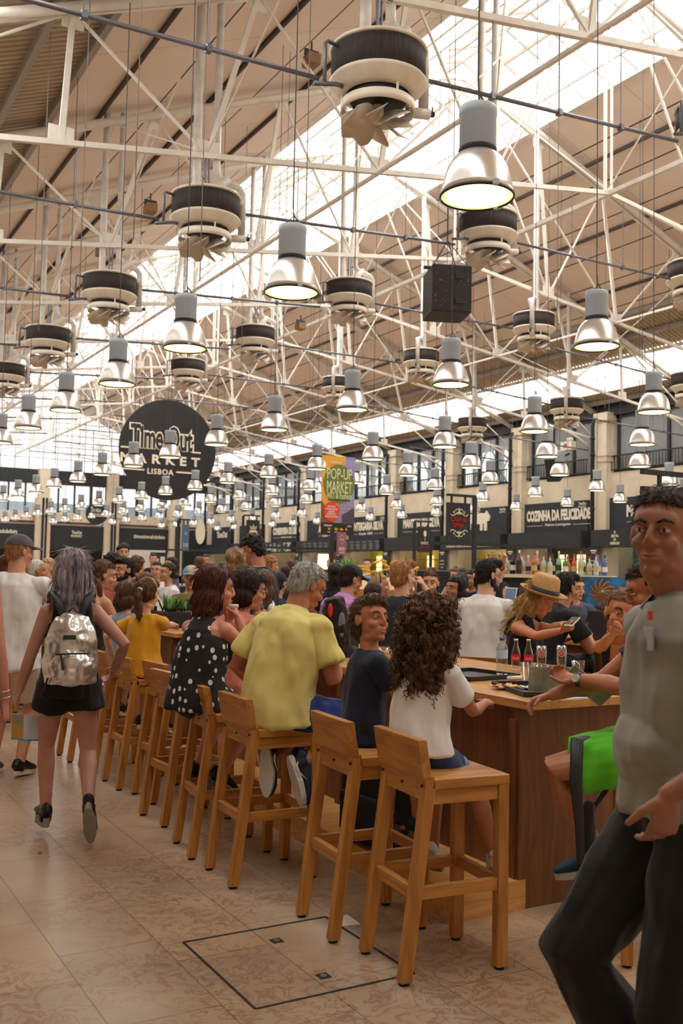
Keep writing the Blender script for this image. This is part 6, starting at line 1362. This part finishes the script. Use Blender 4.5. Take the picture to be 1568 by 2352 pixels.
mid('dark-haired child between the lilac polo and the ginger man', (858, 1372, 10.0), 60, H=1.4, top=('tee', navy), bottom=('shorts', blk), hair=('lowbun', h_dark), hs=1.1, detail=False)
a = mid('woman with blonde hair tied in a top bun in front of the fruit stand', (872, 1345, 10.6), 110, H=1.62, sex='f', top=('tee', greyb), bottom=('trousers', blk), hair=('bun', h_blonde), hs=1.05, detail=False)
hp_obj('dark_headband', MB().tube([Vector((.088*math.cos(q), -.01+.0*math.sin(q), .03+.098*math.sin(q))) for q in [PI*i/12 for i in range(13)]], [(.004, .012)]*13, 8, side=(0, 1, 0)), a, black)
gl = thing('blue_glove_hand_tap', 'chrome beer tap with a pale blue cloth before the fruit stand', 'tap', at(850, 1330, 10.8)); gl.location.z = 0
z1 = at(850, 1330, 10.8).z; obj('tap_column', MB().cyl((0, 0, 0), (0, 0, z1), .03), steel, gl); obj('blue_cloth', MB().ell((.0, 0, z1), (.07, .05, .035)), mat('pale_blue_cloth', srgb(110, 160, 200), .7), gl, True); obj('spout', MB().cyl((0, 0, z1-.1), (.0, -.12, z1-.14), .012), steel, gl)
a = mid('bearded man with glasses in a plain white t-shirt, back towards us', (1122, 1322, 8.2), 52, H=1.76, lean=12, head=(46, 6, 0), sk=T4, top=('tee', wht, dict(loose=.02, sleeve=.62, drop=.14)), bottom=('trousers', dgreen), hair=('quiff', h_black), beard=h_black, brow=h_black, hs=1.08, res=.007, handR=Wd(1158, 1405, 8.5), poleR=(.6, -.6, -1)); glasses(a, black)
a = mid('blonde woman with a ponytail and bare back standing behind the white t-shirt man', (1143, 1300, 9.4), 70, H=1.72, hip=(0, 0, .93), lean=4, sex='f', sk=T4, top=('tank', blk), bottom=('trousers', blk), hair=('ponytail', h_blonde), hs=1.08, res=.009)
tb = thing('tablet', 'pale tablet computer held between the ponytailed woman and the hat', 'tablet', at(1172, 1368, 8.3), math.radians(-60)); obj('tablet_case', MB().box((0, 0, 0), (.1, .01, .15), Matrix.Rotation(-.5, 3, 'X')), letter, tb, bevel=.004); obj('tablet_screen', MB().box((0, -.008, 0), (.088, .004, .135), Matrix.Rotation(-.5, 3, 'X')), mat('tablet_blue', srgb(120, 150, 190), .2), tb)  # screen in one plain grey-blue colour
a = mid('blonde woman in a wide straw hat and black top looking down at her phone', (1240, 1385, 7.1), 158, H=1.68, lean=12, head=(-12, 34, 0), sex='f', sk=(210, 146, 112), top=('tank', blk, dict(strap=.1)), bottom=('trousers', blk), hair=('wavy', h_blonde), hs=1.02, res=.007, handL=Wd(1312, 1432, 6.7), handR=Wd(1290, 1448, 6.65), poleL=(-.6, -.5, -1), poleR=(.7, -.5, -1), curl=(.4, .7), palmL=(.3, .2, -1), palmR=(-.3, 0, 1), detail=False)
st = mat('straw', srgb(206, 166, 112), .8, col2=srgb(190, 148, 94), nscale=50, bump=.3, bscale=200)
hat = thing('straw_hat', 'wide-brimmed straw hat with a black ribbon on the blonde woman', 'hat', a['t'].matrix_basis @ (a['Mh'] @ Vector((0, -.012, .062))))
Rm = Matrix.Rotation(a['t'].rotation_euler.z, 3, 'Z') @ Matrix.Rotation(math.radians(-17), 3, 'X')
obj('crown_and_brim', MB().lathe([(r_*(.84 if r_ > .11 else 1), z_) for r_, z_ in [(.0, .116), (.03, .12), (.068, .128), (.086, .11), (.097, .05), (.104, 0), (.13, -.006), (.17, -.004), (.192, .008), (.193, .005), (.17, -.009), (.13, -.012), (.1, -.006), (.09, .045)]], 40, M=Rm @ Matrix.Diagonal((1, 1.1, 1))), st, hat, True)
obj('ribbon', MB().lathe([(.1055, .004), (.103, .034), (.1015, .034)], 40, M=Rm @ Matrix.Diagonal((1, 1.1, 1))), black, hat, True)
ph = thing('phone', 'white phone in the hands of the woman with the straw hat', 'phone', at(1313, 1428, 6.62), math.radians(20)); obj('phone_body', MB().box((0, 0, 0), (.13, .065, .009), Matrix.Rotation(-.42, 3, 'Y')), letter, ph, bevel=.003); obj('phone_screen', MB().box((0, 0, .006), (.11, .058, .002), Matrix.Rotation(-.42, 3, 'Y')), black, ph)
a = mid('black-haired man in a black t-shirt leaning on the middle table beside the straw hat', (1300, 1352, 8.1), 92, H=1.78, lean=34, head=(-4, 8, 0), sk=T2, top=('tee', blk, dict(sleeve=.62)), bottom=('trousers', blk), hair=('quiff', h_black), beard=None, hs=1.06, res=.008, handR=Wd(1352, 1462, 8.1), poleR=(.8, 0, -1), handL=(-.2, .5, 1.07))
a = mid('man in a slate blue t-shirt leaning close to the black-haired man', (1322, 1350, 10.4), 205, H=1.76, lean=22, head=(-20, 6, 0), sk=T4, top=('tee', greyb, dict(sleeve=.6)), bottom=('trousers', navy), hair=('short', h_brown), hs=1.05, res=.008, handR=(.12, .36, 1.07), handL=(-.25, .35, 1.07))
a = person('person', 'tanned woman in a black vest resting her chin on her hand', (1428, 1408, 5.8), 240, H=1.5, hip='sit', lean=30, head=(-22, 4, -10), hs=1.16, sex='f', sk=(192, 124, 84), top=('tank', blk, dict(strap=.1)), bottom=('trousers', blk, dict(len=.9)), hair=('lowbun', hairm('hair_bronze', srgb(90, 56, 34), srgb(150, 104, 66))), shoes=blks, res=.0055, brow=h_dark,
    handR=Wd(1408, 1455, 5.5), poleR=(.9, .5, -1.2), palmR=(.0, -.6, .5), curl=(.6, .9), handL=(-.12, .42, 1.03), poleL=(-.9, .2, -.8), slouch=.8)
# man in green shorts reading a menu at the table end (head hidden behind the man in the polo)
a = person('person', 'man in bright green shorts with a blue watch reading a menu at the table end', (3.34, 3.08), -50, H=1.76, hip='sit', lean=-3, head=(0, 20, 0), sk=(186, 122, 90), top=('tee', cloth('maroon_cotton', srgb(60, 28, 26)), dict(sleeve=.5)), bottom=('shorts', green, dict(len=.78, loose=.026)), hair=('short', h_dark), shoes=mat('teal_canvas_shoe', srgb(22, 62, 76), .7), sole=sole_w, res=.0055, fat=1.05,
    handL=Wd(1322, 1560, 4.5), poleL=(-.3, -.5, -1), palmL=(.2, .7, .6), handR=(.2, .42, 1.05), curl=(.8, .6), footL=Wd(1372, 1955, 4.3), kneeL=(-.2, 1, .25), footR=(.12, .2, .36), toeL=(0, .3, -1), shoeL=.27)
el, wr = a['sh']['L'][1:]; d_ = (wr-el).normalized(); fr_ = frame((0, 0, 0), d_.orthogonal(), d_.cross(d_.orthogonal())).to_3x3()
wt = obj('wristwatch', MB().lathe([(.029, -.011), (.034, -.009), (.034, .009), (.029, .011)], 20, el.lerp(wr, .9), fr_), mat('blue_watch_strap', srgb(34, 34, 84), .5), a['t'], True)
cn = (a['Mi'].to_3x3() @ Vector((-1, -1, .3))).normalized(); cn = (cn-d_*cn.dot(d_)).normalized(); obj('watch_face', MB().cyl(el.lerp(wr, .9)+cn*.03, el.lerp(wr, .9)+cn*.043, .019, seg=18), mat('pale_dial', srgb(190, 190, 170), .3), wt)
mn = thing('menu', 'mottled grey folded menu held over the table corner', 'menu', at(1300, 1560, 4.75), math.radians(-20))
obj('menu_leaf', MB().box((-.09, 0, .0), (.2, .003, .12), Matrix.Rotation(.15, 3, 'X')), menu_m, mn); obj('menu_leaf', MB().box((.1, -.02, -.03), (.24, .004, .09), Matrix.Rotation(.62, 3, 'Y') @ Matrix.Rotation(.5, 3, 'X')), menu_m, mn)
sb = thing('shoulder_bag', 'black bag with a long hanging strap on the lap of the man in green shorts', 'bag', (a['t'].location.x, a['t'].location.y, 0))
q1 = at(1325, 1698, 3.98); q2 = at(1322, 1800, 3.94); q3 = at(1330, 1890, 3.98); q4 = at(1334, 1985, 4.0); LL = Vector((a['t'].location.x, a['t'].location.y, 0))
obj('strap', MB().tube([at(1345, 1692, 4.15)-LL, q1-LL, q2-LL, q3-LL, q4-LL], [(.022, .004), (.026, .004), (.026, .004), (.019, .004), (.017, .004)], 8, side=RT), black, sb, True)
b = MB(); b.tube([at(1352, 1840, 4.1)-LL, at(1347, 1905, 4.1)-LL, at(1355, 1960, 4.1)-LL], [(.02, .02), (.045, .03), (.03, .02)], 10); b.tube([at(1395, 1810, 4.15)-LL, at(1352, 1870, 4.1)-LL], .012, 8); sculpt('bag_body', b, .009, blk, sb, 2)

# ---- the man in the grey polo walking towards us on the right
a = person('person', 'dark-haired man in a grey polo shirt walking past on the right, looking at the camera', (1520, 1226, 2.66), 293, H=1.84, hip=(0, -.01, .97), lean=2, head=(-48, -2, -2), hs=1.04, neck=.055, handdL=(.05, .12, -1), fat=1.02, sk=(158, 108, 84), top=('polo', greyp, dict(loose=.018, drop=-.1, sleeve=.7, wr=.01, belly=True)), bottom=('trousers', cloth('charcoal_trousers', srgb(15, 14, 16)), dict(len=.95, loose=.02)),
    hair=('short', h_dark), shoes=blks, res=.005, brow=h_black, handL=Wd(1536, 1822, 2.36), poleL=(-1, -.8, -.1), curl=(.6, .55), handR=(.2, -.18, .92), footL=(-.1, -.12, .1), footR=(.1, .02, .2), kneeL=(0, 1, .0), kneeR=(0, 1, .2))
Mt = a['t']; pn = a['pts']; lt_ = a['lat']
fw2 = Vector((0, 1, 0)); cpos = pn[4]+fw2*(a['rad'][4][1]+.028)
obj('name_badge', MB().box(cpos+Vector((-.085, -.014, .0)), (.055, .004, .06)), mat('pale_badge', srgb(170, 172, 180), .5), Mt); obj('shirt_emblem', MB().box(cpos+Vector((-.1, -.012, .06)), (.022, .004, .022)), redm, Mt)
# ---- crowd in the distance
crowd = [
 ('woman with red-brown hair hidden behind the capped man', 22, 1296, 11, 100, 'f', 'long', h_red, pinkc, 1.66, 'sit'),
 ('white-haired man eating between the capped and the silver-haired heads', 85, 1312, 11.5, 95, 'm', 'short', h_white, greyb, 1.74, 'sit'),
 ('blonde with tied hair just left of the silver hair', 108, 1306, 12.5, 250, 'f', 'lowbun', h_blonde, wht, 1.7, 'sit'),
 ('man with dark curls and sunglasses standing behind the bearded man', 283, 1270, 15.5, 190, 'm', 'curlyshort', h_dark, greyb, 1.86, None),
 ('person with frizzy black hair left of the bearded man', 262, 1290, 12.8, 80, 'm', 'curlyshort', h_black, pinkc, 1.8, 'sit'),
 ('curly light-brown head right behind the bearded man', 317, 1292, 14, 60, 'm', 'curlyshort', h_brown, dgreen, 1.74, 'sit'),
 ('small distant man with a dark beard facing us', 359, 1310, 15.0, 215, 'm', 'short', h_black, wht, 1.76, 'sit'),
 ('distant woman whose dark hair is gathered low', 392, 1297, 17, 280, 'f', 'lowbun', h_dark, greyb, 1.7, None),
 ('distant person with brown hair above the flat cap', 458, 1285, 19, 30, 'f', 'long', h_brown, navy, 1.68, None),
 ('distant man facing us right of the flat cap', 472, 1288, 20, 200, 'm', 'short', h_dark, wht, 1.76, None),
 ('distant person with a bun near the cocktail bar', 1041, 1322, 15, 240, 'f', 'bun', h_brown, blk, 1.6, 'sit'),
 ('distant child-sized head beside the black post', 1063, 1322, 16, 90, 'f', 'lowbun', h_dark, pinkc, 1.62, 'sit'),
 ('distant woman with glasses to the left of the white t-shirt', 1082, 1330, 14, 255, 'f', 'shortbob', h_dark, navy, 1.62, 'sit'),
 ('distant dark head at the cocktail bar', 1058, 1340, 12, 20, 'm', 'short', h_black, blk, 1.7, 'sit'),
 ('distant customer in a green cap at the fruit stand', 795, 1303, 17, 60, 'm', 'short', h_brown, dgreen, 1.72, None),
 ('distant vendor with dark hair behind the fruit', 842, 1297, 21, 220, 'm', 'short', h_black, wht, 1.78, None),
 ('distant person in a straw hat near the glowing lampshade', 760, 1298, 21, 200, 'm', 'short', h_ginger, greyb, 1.72, None),
 ('dark-haired person just behind the grey-haired man', 770, 1320, 11.5, 40, 'f', 'long', h_black, blk, 1.66, 'sit'),
 ('brown-haired man behind the leaning woman', 1470, 1352, 7.6, 30, 'm', 'short', h_brown, greyp, 1.74, 'sit'),
 ('distant dark-haired person beyond the brown-haired woman', 655, 1318, 16, 30, 'm', 'short', h_dark, navy, 1.7, 'sit'),
 ('distant short-haired shopper left of the grey-haired man', 668, 1300, 20, 10, 'm', 'short', h_brown, wht, 1.74, None),
 ('distant person in dark clothes left of the wavy dark-blonde hair', 512, 1308, 17, 60, 'f', 'long', h_dark, blk, 1.66, 'sit'),
 ('distant waiter by the far white partition', 352, 1285, 22, 190, 'm', 'short', h_black, blk, 1.78, None),
 ('distant shopper far left under the fascia', 150, 1290, 24, 20, 'm', 'short', h_dark, greyb, 1.76, None),
]
for lab, px, py, t_, fc, sx, hk, hm_, tm, H_, hp_ in crowd:
    a = person('person', lab, (px, py, t_), fc, H=H_, hip=hp_, lean=8 if hp_ else 2, sex=sx, sk=random.choice([T1, T2, T4]), top=('tee', tm), bottom=('trousers', blk), hair=(hk, hm_), res=.015, detail=t_ < 16 and 150 < fc < 300, hs=1.1)
    if hp_: seat_for(a, lab, fc)
    if 'green cap' in lab: cap(a, cloth('green_cap', srgb(110, 130, 90)))
    if 'straw hat' in lab: cap(a, st)
